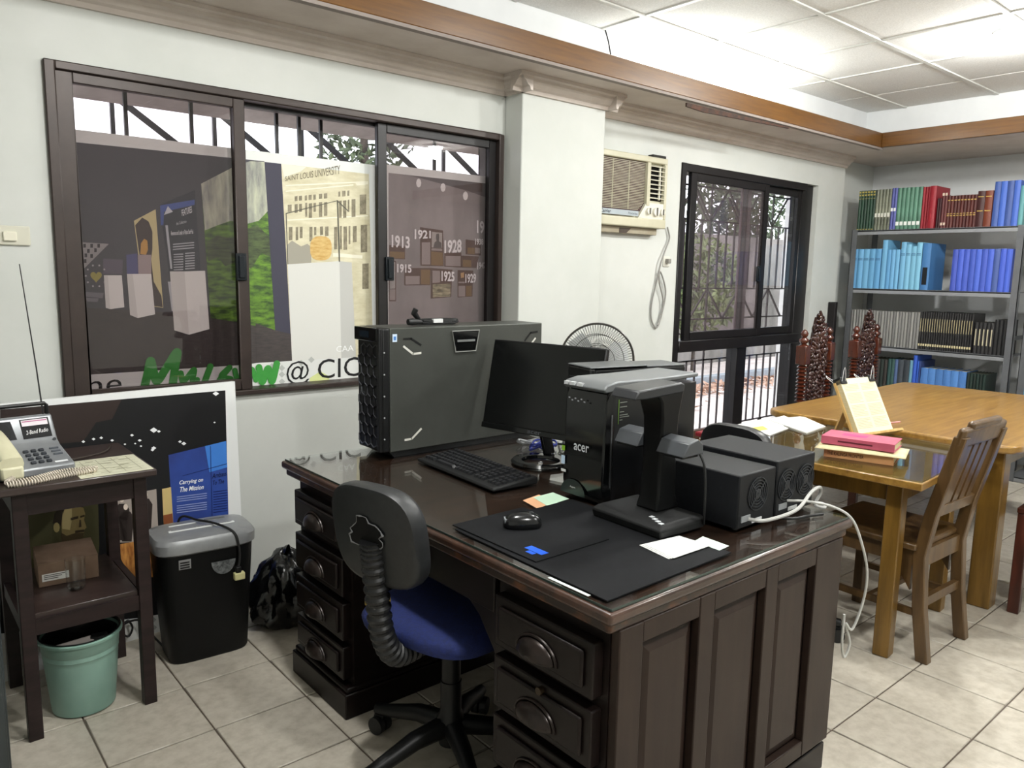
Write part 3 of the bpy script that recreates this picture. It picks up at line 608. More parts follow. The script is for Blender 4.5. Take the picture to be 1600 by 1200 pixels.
# coiled cord
def coil(path, r, turns, n=7, wire=.0022):
    P = spline(path, 14); L = [0]
    for a, c in zip(P, P[1:]): L.append(L[-1]+(c-a).length)
    out = []; N_ = turns*n
    for i in range(N_+1):
        s = L[-1]*i/N_; j = max(k for k in range(len(L)) if L[k] <= s+1e-9); j = min(j, len(P)-2)
        f = (s-L[j])/max(1e-9, L[j+1]-L[j]); p = P[j].lerp(P[j+1], f); d = (P[j+1]-P[j]).normalized(); u = Vector((0, 0, 1)); u = (u-d*u.dot(d)).normalized(); w_ = d.cross(u); a = 2*math.pi*i/n
        out.append(p+u*r*math.cos(a)+w_*r*math.sin(a))
    return MB().tube(out, wire, 4)
coil([(-.07, -.125, .012), (-.09, -.16, .010), (-.03, -.165, .010), (.05, -.135, .010), (.125, -.150, .010), (.132, -.168, .010), (.06, -.175, .010), (-.04, -.19, .010), (-.10, -.18, .010)], .0075, 74).build('coiled_cord', plain('#d9cfc0', .45), ph, smooth=True, label='off-white coiled telephone cord')
MB().tube([(-.10, .095, .10), (-.10, .098, .178), (-.095, .098, .184), (.090, .098, .184), (.095, .098, .178), (.095, .095, .10)], .0062, 8).build('carrying_handle', blk, ph)
MB().tube([(.085, .095, .13), (.075, .10, .30), (.052, .11, .62)], [.0026, .002, .0014], 6).build('antenna', plain('#2a2a2c', .3), ph, smooth=True)
tag(MB().tube(spline([(.03, .19, ZT+.004), (.10, .215, ZT+.004), (.16, .26, ZT+.004), (.19, .33, ZT+.004)], 6), .003, 6).build('phone_line', plain('#3a332e'), smooth=True), 'thin brown phone line lying along the back of the side table', 'cable')
# box and tumbler on the shelf
cb = T('cardboard_box', 'brown cardboard carton with white label on the lower shelf', 'box', (.02, .24, .388), rotz=R(-4))
MB().box(-.085, .085, -.065, .085, 0, .075).build('carton', mat('brown_cardboard', '#77614e', .8, col2='#6a5443', scale=12), cb, bevel=.002)
MB().add([(-.085, -.065, .075), (.085, -.065, .075), (.085, .085, .088), (-.085, .085, .088), (-.085, -.065, .078), (.085, -.065, .078), (.085, .085, .091), (-.085, .085, .091)], [(0,1,2,3), (7,6,5,4), (0,4,5,1), (1,5,6,2), (2,6,7,3), (3,7,4,0)]).build('lid', mat('brown_cardboard_lid', '#76604f', .8, col2='#66503f', scale=12), cb)
lay([(-.075, -.0655, .018), (.0, -.0655, .018), (.0, -.0655, .042), (-.075, -.0655, .042)], plain('#d8d6d0'), cb, 'label_sticker', (0, -1, 0))
lays([[(-.070, -.066, z), (-.030+.01*k, -.066, z), (-.030+.01*k, -.066, z+.0025), (-.070, -.066, z+.0025)] for k, z in enumerate((.024, .030, .036))], plain('#4a4744'), cb, 'label_print', (0, -1, 0), .0008)
tg = T('tumbler', 'clear drinking glass standing before the carton on the shelf', 'glass', (.022, .105, .388), rotz=0)
tumb = glass_mat('tumbler_glass', '#fbfdfd', .07)
MB().lathe([(.0, .004), (.022, .004), (.027, .010), (.030, .10), (.0285, .10), (.0255, .014), (.0, .012)], n=24).build('cup', tumb, tg, smooth=True)
MB().lathe([(.0, 0), (.020, 0), (.026, .008), (.024, .0135), (0, .0135)], n=24).build('thick_base', glass_mat('tumbler_base', '#eef2f1', .16), tg, smooth=True)
# waste bucket
wb = T('waste_bucket', 'sea-green plastic waste bucket with black liner under the side table', 'bucket', (.022, .098, 0), rotz=0)
gp = mat('sea_green_plastic', '#86a79b', .42, col2='#7d9f92', scale=7)
MB().lathe([(r*1.03, z*.92) for r, z in [(0, .004), (.080, 0), (.088, .006), (.103, .19), (.1035, .205), (.105, .207), (.1045, .222), (.106, .224), (.110, .262), (.117, .264), (.118, .272), (.112, .275), (.106, .270), (.099, .19), (.082, .012), (0, .012)]], n=40).build('bucket', gp, wb, smooth=40)
MB().lathe([(r*1.03, z*.92) for r, z in [(.113, .276), (.114, .279), (.109, .279), (.104, .255), (.092, .14), (0, .12)]], n=40, cap=False).build('bin_liner', mat('bin_bag', '#111214', .3, bump=.6, bscale=40), wb, smooth=True)
for k, (lab, c, sz, rz, rx, m) in enumerate([('crumpled pale paper pouch lying in the green bucket', (-.025, -.045, .245), (.11, .035, .022), .1, .3, plain('#b5ada8', .4)), ('small black wrapper lying in the green bucket', (.045, -.04, .252), (.05, .03, .016), -.3, .2, blk)]):
    o = MB().obox((0, 0, 0), sz, Euler((rx, 0, rz))).build('discarded_pouch' if k == 0 else 'discarded_wrapper', m, bevel=.006); o.location = Vector((.022, .098, -.02))+Vector(c); tag(o, lab, 'litter')
# shredder
sh = T('paper_shredder', 'black paper shredder with silver top beside the side table', 'shredder', (.455, .245, 0), rotz=R(-4))
def oval(hx, hy, z, n=36, p=.5): return [(hx*math.copysign(abs(math.cos(t))**p, math.cos(t)), hy*math.copysign(abs(math.sin(t))**p, math.sin(t)), z) for t in [2*math.pi*i/n for i in range(n)]]
def loft(rings, cap=True):
    b = MB(); n = len(rings[0])
    for r in rings: b.v += [Vector(p) for p in r]
    for k in range(len(rings)-1): b.f += [(k*n+i, k*n+(i+1) % n, (k+1)*n+(i+1) % n, (k+1)*n+i) for i in range(n)]
    if cap: b.f += [tuple(range(n-1, -1, -1)), tuple((len(rings)-1)*n+i for i in range(n))]
    return b
loft([oval(.135, .092, 0, p=.4), oval(.14, .097, .01, p=.4), oval(.166, .112, .405, p=.42), oval(.166, .112, .412, p=.42)]).build('bin', mat('black_bin_plastic', '#060708', .5, spec=.25), sh, smooth=40)
hd = loft([oval(.168, .114, .408, p=.45), oval(.176, .120, .414, p=.45), oval(.177, .121, .448, p=.45), oval(.168, .112, .462, p=.47), oval(.130, .078, .470, p=.5)]).build('cutter_head', mat('silver_head', '#9a9c9e', .38, metal=.35, col2='#909294', scale=14), sh, smooth=40)
MB().box(-.115, .115, -.028, -.010, .468, .474).build('paper_slot', plain('#d9dbdb', .35), hd, bevel=.005)
MB().box(-.105, .105, -.021, -.017, .4741, .4746).build('slot_gap', plain('#4a4b4c'), hd)
MB().box(-.10, -.005, .040, .046, .468, .473).build('disc_slot', plain('#d9dbdb', .35), hd, bevel=.002)
MB().box(.03, .10, .05, .064, .469, .472).build('warning_print', plain('#6b6d6e'), hd)
nsh = (0, -1, .06)
lay([(-.105, -.112, .36), (-.065, -.114, .36), (-.065, -.1145, .395), (-.105, -.1125, .395)], plain('#8c8c8c'), sh, 'sticker', nsh, .003)
lays([[(-.101, -.1125, .364+.009*k), (-.070, -.114, .364+.009*k), (-.070, -.114, .369+.009*k), (-.101, -.1125, .369+.009*k)] for k in range(3)], plain('#1a1a1a'), sh, 'sticker_print', nsh, .0042)
pw_ = [(-.0+.042*math.cos(math.pi+math.pi*k/12), 0, .03+.05*math.sin(math.pi+math.pi*k/12)) for k in range(13)]
lay([(p[0]+.045, -.1145-(.355-.30)*0-.0, .335+p[2]) for p in pw_], mat('clouded_window', '#777a7b', .15, col2='#3c3e3f', scale=60), sh, 'bin_window', nsh, .003)
MB().tube(spline([(-.06, .13, .30), (-.05, .10, .475), (0, .03, .482), (.045, -.05, .482), (.085, -.115, .462), (.098, -.126, .41), (.098, -.128, .36), (.090, -.130, .33)], 8), .0045, 7).build('power_cord', rubber, sh, smooth=True)
MB().box(.082, .100, -.142, -.122, .315, .338).build('plug', blk, sh, bevel=.003); MB().box(.075, .112, -.146, -.122, .29, .316).build('plug_cover', plain('#c9c491', .5), sh, bevel=.003)
# trash bag
tbg = MB(); rnd = random.Random(11)
def bagp(u, v):
    a = 2*math.pi*u; t = v
    prof = [(0, .0), (.115, 0), (.15, .05), (.155, .13), (.135, .22), (.09, .30), (.04, .325), (.02, .335)]
    k = t*(len(prof)-1); i = min(int(k), len(prof)-2); f = k-i; r = prof[i][0]*(1-f)+prof[i+1][0]*f; z = prof[i][1]*(1-f)+prof[i+1][1]*f
    w_ = 1+.10*math.sin(5*a+9*t)+.06*math.sin(11*a-14*t)+.05*math.sin(17*a+23*t); w_ = 1+(w_-1)*min(1, t*3)
    return Vector((r*w_*math.cos(a), r*w_*math.sin(a)*.9, max(0, z*(1+.06*math.sin(3*a+5*t)))))
tbg.grid(bagp, 72, 30)
bg_ = tbg.build('trash_bag', mat('bin_bag_gloss', '#0b0c0d', .22, bump=1.0, bscale=22), smooth=True); bg_.location = (.80, .28, 0); bg_.scale = (1, 1, .86)
tag(bg_, 'knotted black plastic trash bag behind the shredder against the wall', 'bag')
# light switch
ls = T('light_switch', 'cream two-part wall switch at the left edge', 'switch', (-.01, YW, 1.50))
MB().box(-.07, .036, YW-.010, YW, 1.466, 1.532).build('plate', plain('#cfcdbe', .4), ls, bevel=.004)
MB().box(-.045, -.005, YW-.020, YW-.009, 1.480, 1.512).build('rocker', plain('#e3dfcd', .35), ls, bevel=.003)
# grey metal cabinet at the very left edge
gc = T('steel_cabinet', 'dark grey steel cabinet cut off by the left edge of the photo', 'cabinet', (-.5, -.75, 0))
p0 = at_z(19, 1200, .12); cx1 = p0.x; cy = p0.y
MB().box(cx1-.45, cx1, cy, cy+.40, 0, 1.05).build('body', mat('grey_steel', '#3d4345', .4, metal=.3, col2='#363c3e', scale=10), gc, bevel=.004)
MB().box(cx1-.44, cx1-.006, cy-.012, cy, .03, 1.03).build('door', mat('grey_steel', '#3d4345'), gc, bevel=.003)
# floor cable near the side table
tag(MB().tube(spline([(.12, .30, .006), (.16, .36, .006), (.20, .41, .03), (.215, .42, .08), (.235, .42, .10), (.25, .42, .07), (.235, .42, .04), (.215, .42, .06), (.22, .42, .09), (.27, .40, .10), (.30, .37, .05), (.33, .33, .006)], 7), .004, 6).build('floor_cable', rubber, smooth=True), 'black cable looped behind the right rear leg of the side table', 'cable')

# ---------------------------------------------------------------- leaning poster
yw = R(7.5); dx = Vector((math.cos(yw), math.sin(yw), 0)); lean = R(1.8)
PP0 = Vector((.2, .455, 0)); pn = Vector((math.sin(yw)*math.cos(lean), -math.cos(yw)*math.cos(lean), math.sin(lean))); pu = Vector((-math.sin(yw)*math.sin(lean), math.cos(yw)*math.sin(lean), math.cos(lean)))
def pp(*pts): return [at_pl(x, y, PP0, pn) for x, y in pts]
tr_ = pp((367, 596))[0]; su = (tr_-PP0).dot(dx); sv = (tr_-PP0).dot(pu)
tl_ = pp((0, 629))[0]; sl = (tl_-PP0).dot(dx)-.12
po = T('leaning_poster', 'large white-framed dark exhibition poster leaning on the wall', 'poster', tuple(PP0))
def pq(u0, u1, v0, v1, w0, w1): return [PP0+dx*u+pu*v+pn*w for w in (w0, w1) for u, v in ((u0, v0), (u1, v0), (u1, v1), (u0, v1))]
MB().add(pq(sl, su, 0, sv, -.02, 0), [(0,3,2,1), (4,5,6,7), (0,1,5,4), (1,2,6,5), (2,3,7,6), (3,0,4,7)]).build('board', plain('#e6e8e8', .5), po)
lay(pp((0, 640), (352, 610), (357, 812), (366, 940), (220, 965), (0, 990)), K('#141416'), po, 'dark_print', pn, .0005)
lay(pp((0, 640), (190, 624), (175, 655), (150, 660), (130, 690), (0, 700)), K('#2e2421'), po, 'brown_tone', pn, .0009)
lay(pp((263, 711), (353, 689), (357, 812), (361, 890), (275, 900)), mat('print_blue_panel', '#2c4a9a', .5, col2='#232f6b', scale=3), po, 'blue_panel', pn, .0009)
lay(pp((320, 697), (353, 689), (355, 730), (327, 738)), K('#3f7ccf'), po, 'blue_highlight', pn, .0013)
lays([pp((328, 697), (329, 697), (332, 812), (331, 812)), pp((285, 743), (354, 724), (354, 725), (285, 744))], K('#1c2a63'), po, 'panel_joints', pn, .0017)
quad_text('Carrying on', pp((280, 759), (317, 754), (317, 746), (280, 751)), K('#f2f3f6'), po, pn, .0017, bold=.015, shear=.25)
quad_text('The Mission', pp((281, 769), (318, 764), (318, 757), (281, 761)), K('#f2f3f6'), po, pn, .0017, bold=.015, shear=.25)
quad_text('Ambass', pp((331, 748), (354, 743), (353, 736), (331, 740)), K('#10173d'), po, pn, .0017, bold=.01, shear=.25)
quad_text('To The', pp((332, 758), (350, 755), (350, 748), (332, 751)), K('#10173d'), po, pn, .0017, bold=.01, shear=.25)
lays([pp((276, y), (323, y-6), (323, y-4.8), (276, y+1.2)) for y in (776, 779.5, 783, 790, 793.5, 797, 800.5)], K('#98a2cf'), po, 'small_text', pn, .0017)
lays([pp((333, y), (355, y-3), (355, y-1.8), (333, y+1.2)) for y in (768, 772, 776, 780, 784, 788, 792, 796, 800)], K('#18205a'), po, 'small_text', pn, .0017)
lay(pp((253, 764), (267, 761), (271, 826), (256, 829)), K('#c2ab72'), po, 'lit_doorway', pn, .0013)
lay(pp((255, 805), (269, 802), (271, 826), (256, 829)), K('#7a4526'), po, 'doorway_floor', pn, .0017)
lay(pp((169, 779), (244, 764), (248, 846), (172, 848)), K('#9a9088'), po, 'group_photo', pn, .0013)
fig = []
for cx, cy, h, wd in ((177, 782, 62, 10), (191, 778, 66, 11), (197, 790, 56, 12), (227, 770, 75, 11)):
    fig.append([(cx-wd*.55, cy+h), (cx-wd, cy+18), (cx-wd*.5, cy+9), (cx+wd*.5, cy+9), (cx+wd, cy+18), (cx+wd*.7, cy+h)])
lays([pp(*f) for f in fig], K('#2b2320'), po, 'dark_figures', pn, .0017)
lays([pp(*[(cx+3.6*math.cos(a), cy+5*math.sin(a)) for a in [k*.7854 for k in range(8)]]) for cx, cy in ((177, 785), (190, 780), (196, 792), (227, 773))], K('#cdbfb2'), po, 'figure_heads', pn, .0021)
lay(pp((178, 852), (215, 845), (260, 850), (255, 900), (205, 905)), mat('print_wood_floor', '#c58a45', .5, col2='#8d5423', scale=20, stretch=(4, 1, 1)), po, 'wood_floor', pn, .0013)
lay(pp((20, 798), (153, 783), (155, 852), (150, 900), (20, 905)), K('#4d4a2f'), po, 'sepia_photo', pn, .0013)
lay(pp((95, 812), (97, 800), (104, 792), (118, 790), (130, 793), (133, 803), (131, 812), (135, 824), (131, 828), (131, 836), (124, 846), (108, 850), (97, 842)), K('#8f7d50'), po, 'sepia_portrait', pn, .0017)
lay(pp((97, 800), (104, 792), (112, 791), (112, 812), (109, 828), (97, 826)), K('#c2b07c'), po, 'portrait_light', pn, .0021)
lay(pp(*[(88+5*math.cos(a), 824+8*math.sin(a)) for a in [k*.7 for k in range(9)]]), K('#b3a16c'), po, 'portrait_ear', pn, .0024)
lay(pp((95, 832), (104, 837), (116, 833), (131, 832), (130, 839), (122, 849), (106, 852), (96, 846)), K('#4a3d26'), po, 'portrait_beard', pn, .0024)
lay(pp((70, 870), (84, 850), (100, 850), (122, 850), (145, 862), (152, 880), (150, 900), (66, 900)), K('#1d1a12'), po, 'portrait_coat', pn, .0019)
lay(pp((82, 818), (85, 802), (96, 788), (112, 783), (126, 785), (131, 793), (112, 790), (101, 795), (97, 806), (95, 822), (92, 818)), K('#2c2418'), po, 'portrait_hair', pn, .0021)
lays([pp((110, 809), (122, 806), (122, 810), (110, 813)), pp((125, 806), (132, 804), (132, 807), (125, 809)), pp((117, 829), (131, 827), (131, 831), (117, 833)), pp((124, 812), (126, 812), (127, 823), (123, 824))], K('#3d3120'), po, 'portrait_features', pn, .0021)
lays([pp(*[(cx+s*math.cos(a), cy+s*.7*math.sin(a)) for a in (0, 1.57, 3.14, 4.71)]) for cx, cy, s in [(130, 690, 3), (146, 686, 3), (158, 684, 3), (175, 688, 3), (183, 699, 4), (206, 680, 3), (218, 688, 3), (220, 697, 2), (240, 700, 4), (238, 703, 3), (281, 690, 3), (287, 693, 4), (240, 672, 6), (337, 615, 5), (335, 660, 2), (211, 693, 2), (195, 694, 2), (248, 674, 3)]], K('#eef0f2'), po, 'sparkles', pn, .0013)
lay(pp((0, 1000), (172, 973), (366, 942), (372, 985), (180, 1008), (0, 1040)), K('#d9dbd8'), po, 'lower_strip', pn, .0013)
lays([pp(*[(cx+4*math.cos(a), cy+4*math.sin(a)) for a in (0, 1.57, 3.14, 4.71)]) for cx, cy in ((184, 975), (186, 986), (187, 997), (200, 970), (240, 968), (241, 980), (228, 985))], K('#a4a6a4'), po, 'strip_pattern', pn, .0017)
# ================================================================ THE BIG DESK
dk = mat('dark_desk_wood', '#191110', .40, col2='#120c0a', scale=5, stretch=(1, 1, 6), det=7, coat=.03, spec=.22)
dk_s = mat('dark_desk_side', '#30251f', .42, col2='#271d19', scale=4, stretch=(6, 1, .8), det=7, coat=.02, spec=.2)
dk_t = mat('worn_hazed_desk_top', '#4a3227', .30, col2='#32221b', scale=6, stretch=(1, 5, 1), det=8, coat=.25)  # browns lightened to stand for hazy wall and ceiling reflections in the glass
DX0, DX1, DY0, DY1 = .63, 1.615, -1.60, -.072
ZD = .752
de = T('writing_desk', 'big dark wooden pedestal desk covered with computer equipment', 'desk', (1.13, -.83, 0))
# top with moulded edge
MB().box(DX0, DX1, DY0, DY1, ZD-.026, ZD).build('desktop', dk_t, de, bevel=.008, seg=3)
MB().box(DX0+.012, DX1-.012, DY0+.012, DY1-.012, ZD-.050, ZD-.026).build('edge_moulding', mat('worn_edge_wood', '#271912', .4, col2='#6a3f20', scale=14, stretch=(1, 1, 2), contrast=(.5, .72)), de, bevel=.006, seg=2)
def pedestal(y0, y1, n_drawers, side_panels):
    px0, px1 = .655, 1.585
    b = MB().box(px0+.015, px1, y0, y1, .085, ZD-.05).build('pedestal', dk, de)
    MB().box(px0-.022, px1+.012, y0-.012, y1+.012, 0, .082).build('plinth', dk, b, bevel=.004); MB().box(px0-.014, px1+.008, y0-.008, y1+.008, .082, .100).build('plinth_moulding', dk, b, bevel=.007, seg=3)
    return b
pl_ = pedestal(-.50, -.135, 4, False); pr_ = pedestal(-1.565, -1.215, 4, True)
def drawer(ped, y0, y1, z0, z1, lock=False):
    d = MB().box(.640, .672, y0, y1, z0, z1).build('drawer', dk, de, bevel=.004)
    MB().box(.630, .641, y0+.022, y1-.022, z0+.020, z1-.020).build('raised_field', dk, d, bevel=.006, seg=2)
    yc, zc = (y0+y1)/2, (z0+z1)/2-.006
    # cup pull: half dome open at the bottom
    b = MB(); n, m = 16, 6
    def P(u, v):
        a = math.pi*u; r = v; return Vector((.630-.026*math.sin(v*math.pi/2)**.6 if v > 0 else .630, yc-.058*math.cos(a)*(1-.0*v), zc-.012+.036*math.sin(a)))
    ring = []
    for k in range(m+1):
        t = k/m*math.pi/2; s = math.cos(t)
        ring.append([Vector((.630-.027*math.sin(t), yc-.060*s*math.cos(math.pi*i/n), zc-.020+.042*s*math.sin(math.pi*i/n))) for i in range(n+1)])
    for r in ring: b.v += r
    for k in range(m): b.f += [(k*(n+1)+i, k*(n+1)+i+1, (k+1)*(n+1)+i+1, (k+1)*(n+1)+i) for i in range(n)]
    h = b.build('cup_handle', mat('dark_iron_pull', '#1b1513', .32, metal=.4, col2='#2b211d', scale=30), d, smooth=True, solid=.003)
    MB().tube([(.628, yc-.064*math.cos(math.pi*i/14), zc-.020+.046*math.sin(math.pi*i/14)) for i in range(15)], .0035, 6).build('pull_rim', mat('dark_iron_pull', ''), d, smooth=True)
    if lock: MB().cyl((.628, yc-.01, z1-.016), (.641, yc-.01, z1-.016), .009, n=14).build('lock', mat('dull_brass', '#3b2f22', .35, metal=.6), d, smooth=True)
zs = [(.545, .668), (.392, .520), (.246, .372), (.115, .228)]
for k, (a, b_) in enumerate(zs): drawer(pl_, -.485, -.152, a+.005, b_, False)
for k, (a, b_) in enumerate(zs): drawer(pr_, -1.548, -1.232, a, b_, k == 1)
# framed panels on the long right side (three fields) and on the back
YS = -1.565
def side(yface, sgn):
    fr_ = MB(); xs = (.672, .745, .938, .993, 1.205, 1.258, 1.445, 1.585)
    st_ = [(xs[0], xs[1]), (xs[2], xs[3]), (xs[4], xs[5]), (xs[6], xs[7])]
    for a, b_ in st_: MB().box(a, b_, min(yface, yface+sgn*.024), max(yface, yface+sgn*.024), .105, ZD-.05).build('stile', dk_s, de, bevel=.003)
    for a, b_ in ((xs[1], xs[2]), (xs[3], xs[4]), (xs[5], xs[6])):
        MB().box(a, b_, min(yface, yface+sgn*.023), max(yface, yface+sgn*.023), .655, ZD-.05).build('rail', dk_s, de, bevel=.003)
        MB().box(a, b_, min(yface, yface+sgn*.023), max(yface, yface+sgn*.023), .105, .15).build('rail', dk_s, de, bevel=.003)
        f0, f1 = yface+sgn*.002, yface+sgn*.014
        MB().add([(a+.004, f0, .154), (b_-.004, f0, .154), (b_-.004, f0, .651), (a+.004, f0, .651), (a+.034, f1, .184), (b_-.034, f1, .184), (b_-.034, f1, .621), (a+.034, f1, .621)],
                 [(4,5,6,7), (0,1,5,4), (1,2,6,5), (2,3,7,6), (3,0,4,7)]).build('field_panel', dk_s, de)
side(YS, -1)
# knee-hole: centre drawer, modesty panel, foot rail
MB().box(.672, 1.55, -1.215, -.50, .62, .640).build('kneehole_frame', dk, de)
cd = MB().box(.665, .690, -1.200, -.515, .600, ZD-.055).build('centre_drawer', dk, de, bevel=.004)
MB().box(.655, .668, -.93, -.78, .640, .672).build('drawer_pull', dk, cd, bevel=.004)
MB().prism([(-1.215, .60), (-1.08, .60), (-1.13, .57), (-1.19, .50), (-1.215, .44)], 'x', .675, .695).build('corner_bracket', dk, de); MB().prism([(-.50, .60), (-.635, .60), (-.585, .57), (-.525, .50), (-.50, .44)], 'x', .675, .695).build('corner_bracket', dk, de)
MB().box(1.50, 1.53, -1.215, -.50, .25, .62).build('modesty_panel', dk, de)
MB().box(1.44, 1.53, -1.215, -.50, .085, .115).build('foot_rail', dk, de, bevel=.006)
# papers under the glass, the glass
ZG = ZD+.006
gl = T('desk_glass', 'clear glass sheet covering the big desk', 'glass sheet', (1.13, -.83, ZD))
MB().box(DX0+.012, DX1-.008, DY0+.010, DY1-.010, ZD+.0006, ZG).build('sheet', glass_mat('desk_glass', '#eef3f1', .15), gl)
MB().box(DX0+.0105, DX0+.012, DY0+.010, DY1-.010, ZD+.0006, ZG).build('polished_edge', mat('glass_edge', '#33403b', .15), gl); MB().box(DX0+.012, DX1-.008, DY0+.0085, DY0+.010, ZD+.0006, ZG).build('polished_edge', mat('glass_edge', ''), gl)
ZS = ZG+.0004
# ---------------------------------------------------------------- server tower
sv = T('server_tower', 'wide dark grey tower server with honeycomb front standing on the desk', 'server', (1.25, -.20, ZS))
grey_s = mat('server_grey', '#474945', .42, metal=.35, col2='#424440', scale=6)
S0 = ZS
MB().box(.935, 1.635, -.286, -.118, S0+.020, S0+.452).build('case', grey_s, sv, bevel=.003)
MB().prism([(.935, S0+.02), (.955, S0), (1.63, S0), (1.635, S0+.02)], 'y', -.280, -.124).build('base_skid', blk, sv)
bz = MB().box(.905, .935, -.286, -.118, S0+.022, S0+.452).build('bezel', blk, sv, bevel=.006)
hexb = MB(); hs_ = .0225; row = 0
zz = S0+.055
while zz < S0+.40:
    yy0 = -.268 + (hs_*.9 if row % 2 else 0)
    k = 0
    while yy0+k*hs_*1.8 < -.128:
        cy_, cz_ = yy0+k*hs_*1.8, zz
        P6 = [(cy_+hs_*1.04*math.sin(a), cz_+hs_*1.04*math.cos(a)) for a in [j*math.pi/3 for j in range(6)]]
        for j in range(6):
            a, c = P6[j], P6[(j+1) % 6]
            if max(a[0], c[0]) < -.122 and min(a[0], c[0]) > -.272: hexb.bar((.9036, a[0], a[1]), (.9036, c[0], c[1]), .0030, .004, up=(1, 0, 0))
        k += 1
    zz += hs_*1.56; row += 1
hexb.build('honeycomb_grille', mat('grille_black', '#4b4c50', .3), sv)
MB().box(.890, .906, -.272, -.120, S0+.405, S0+.452).build('bezel_top', blk_g, bz, bevel=.003)
MB().box(.892, .906, -.286, -.270, S0+.025, S0+.452).build('bezel_side', blk, bz, bevel=.003)
MB().box(.8885, .8905, -.22, -.16, S0+.418, S0+.440).build('status_display', plain('#14202a', .2), bz)
lay([(.945, -.2862, S0+.405), (.963, -.2862, S0+.405), (.963, -.2862, S0+.432), (.945, -.2862, S0+.432)], plain('#c7d7ea', .4), sv, 'processor_sticker', (0, -1, 0), .0008)
lay([(.949, -.2862, S0+.411), (.959, -.2862, S0+.411), (.959, -.2862, S0+.424), (.949, -.2862, S0+.424)], plain('#4d7fc0', .4), sv, 'sticker_print', (0, -1, 0), .0012)
quad_text('DELL', [(.8960-.008, -.165, S0+.215), (.888, -.215, S0+.215), (.888, -.215, S0+.229), (.888, -.165, S0+.229)], plain('#55585b', .3), sv, (-1, 0, 0), .0008)
for k in range(5): MB().cyl((.912, -.2862, S0+.07+k*.075), (.912, -.2885, S0+.07+k*.075), .003, n=8).build('screw', plain('#9a9c9e', .3), bz)
def slot(pts, m, name): lays(stroke_poly([(x, -.2862, S0+z) for x, z in pts], .0075, (0, -1, 0)), m, sv, name, (0, -1, 0), .0008)
pale_s = plain('#c9c8c0', .4)
slot([(.990, .388), (1.028, .360), (1.060, .362)], pale_s, 'pale_slash'); slot([(.990, .414), (1.02, .414), (1.060, .390)], blk, 'dark_slash')
slot([(.995, .058), (1.022, .058), (1.062, .090)], pale_s, 'pale_slash')
slot([(1.56, .352), (1.60, .392)], pale_s, 'pale_slash'); slot([(1.545, .385), (1.575, .415), (1.61, .418)], blk, 'dark_slash')
MB().prism([(1.195, S0+.432), (1.315, S0+.432), (1.300, S0+.360), (1.210, S0+.360)], 'y', -.2905, -.2855).build('latch_recess', blk_g, sv, bevel=.004)
MB().box(1.215, 1.295, -.2935, -.290, S0+.394, S0+.402).build('latch_bar', plain('#6a6c6c', .3), sv)
MB().tube([(1.193, -.2905, S0+.434), (1.317, -.2905, S0+.434), (1.301, -.2905, S0+.358), (1.209, -.2905, S0+.358)], .0022, 5, closed=True).build('latch_rim', plain('#8d8e8a', .35), sv)
# power cable coiled on top
zc = S0+.452
pc = T('power_cable', 'coiled black power cable lying on top of the tower server', 'cable', (1.2, -.19, zc))
pts = []
for k in range(60):
    a = k*.42; pts.append((1.19+.085*math.cos(a)+.008*math.sin(3.1*k), -.195+.035*math.sin(a), zc+.007+.0035*(k//15)))
MB().tube(pts, .0048, 6).build('coil', rubber, pc, smooth=True)
MB().tube([(1.11, -.20, zc+.02), (1.085, -.205, zc+.045), (1.09, -.21, zc+.06)], [.008, .012, .010], 8).build('plug', rubber, pc, smooth=True); MB().tube([(1.10, -.23, zc+.014), (1.06, -.235, zc+.016), (1.04, -.235, zc+.016)], [.007, .013, .011], 8).build('socket_end', rubber, pc, smooth=True)
MB().box(1.15, 1.19, -.236, -.222, zc+.01, zc+.024).build('white_tag', plain('#cfd0d0'), pc)
# ---------------------------------------------------------------- monitor
mo = T('monitor', 'black flat-screen monitor on a ring stand facing the office chair', 'monitor', (1.31, -.64, ZS))
tl = R(12); _q = Matrix.Rotation(R(12), 3, 'Z'); ux = _q @ Vector((math.sin(tl), 0, math.cos(tl))); nx_ = _q @ Vector((-math.cos(tl), 0, math.sin(tl))); yv = _q @ Vector((0, 1, 0))
Mm = Matrix((yv, ux, nx_)).transposed()
O = Vector((1.385, -.562, .998)); yawm = R(12)
def mbox(y0, y1, u0, u1, w0, w1): return MB().add([O+yv*y+ux*u+nx_*w for w in (w0, w1) for y, u in ((y0, u0), (y1, u0), (y1, u1), (y0, u1))], [(0,3,2,1), (4,5,6,7), (0,1,5,4), (1,2,6,5), (2,3,7,6), (3,0,4,7)])
mbox(-.243, .243, -.165, .165, -.022, 0).build('housing', blk, mo, bevel=.004)
mbox(-.237, .237, -.143, .159, -.001, .0015).build('screen', mat('switched_off_screen', '#050607', .22), mo)
mbox(-.243, .243, -.165, -.145, -.001, .004).build('lower_bezel', blk_g, mo, bevel=.002)
q0 = O-ux*.159+nx_*.0042
quad_text('acer', [q0+yv*.03, q0-yv*.03, q0-yv*.03+ux*.010, q0+yv*.03+ux*.010], plain('#4a4d50', .3), mo, nx_, .0006)
mbox(-.17, .17, -.12, .10, -.045, -.020).build('rear_bulge', blk, mo, bevel=.012)
MB().bar(O-nx_*.03-ux*.10, (1.392, -.605, ZS+.014), .045, .016, up=(0, 1, 0)).build('stand_neck', blk_g, mo, bevel=.003)
b = MB(); nn = 40
for r, z in ((.105, 0), (.108, .006), (.100, .014), (.070, .012), (.066, .004), (.066, 0)): b.v += [Vector((1.315+r*.92*math.cos(2*math.pi*k/nn), -.645+r*math.sin(2*math.pi*k/nn), ZS+z)) for k in range(nn)]
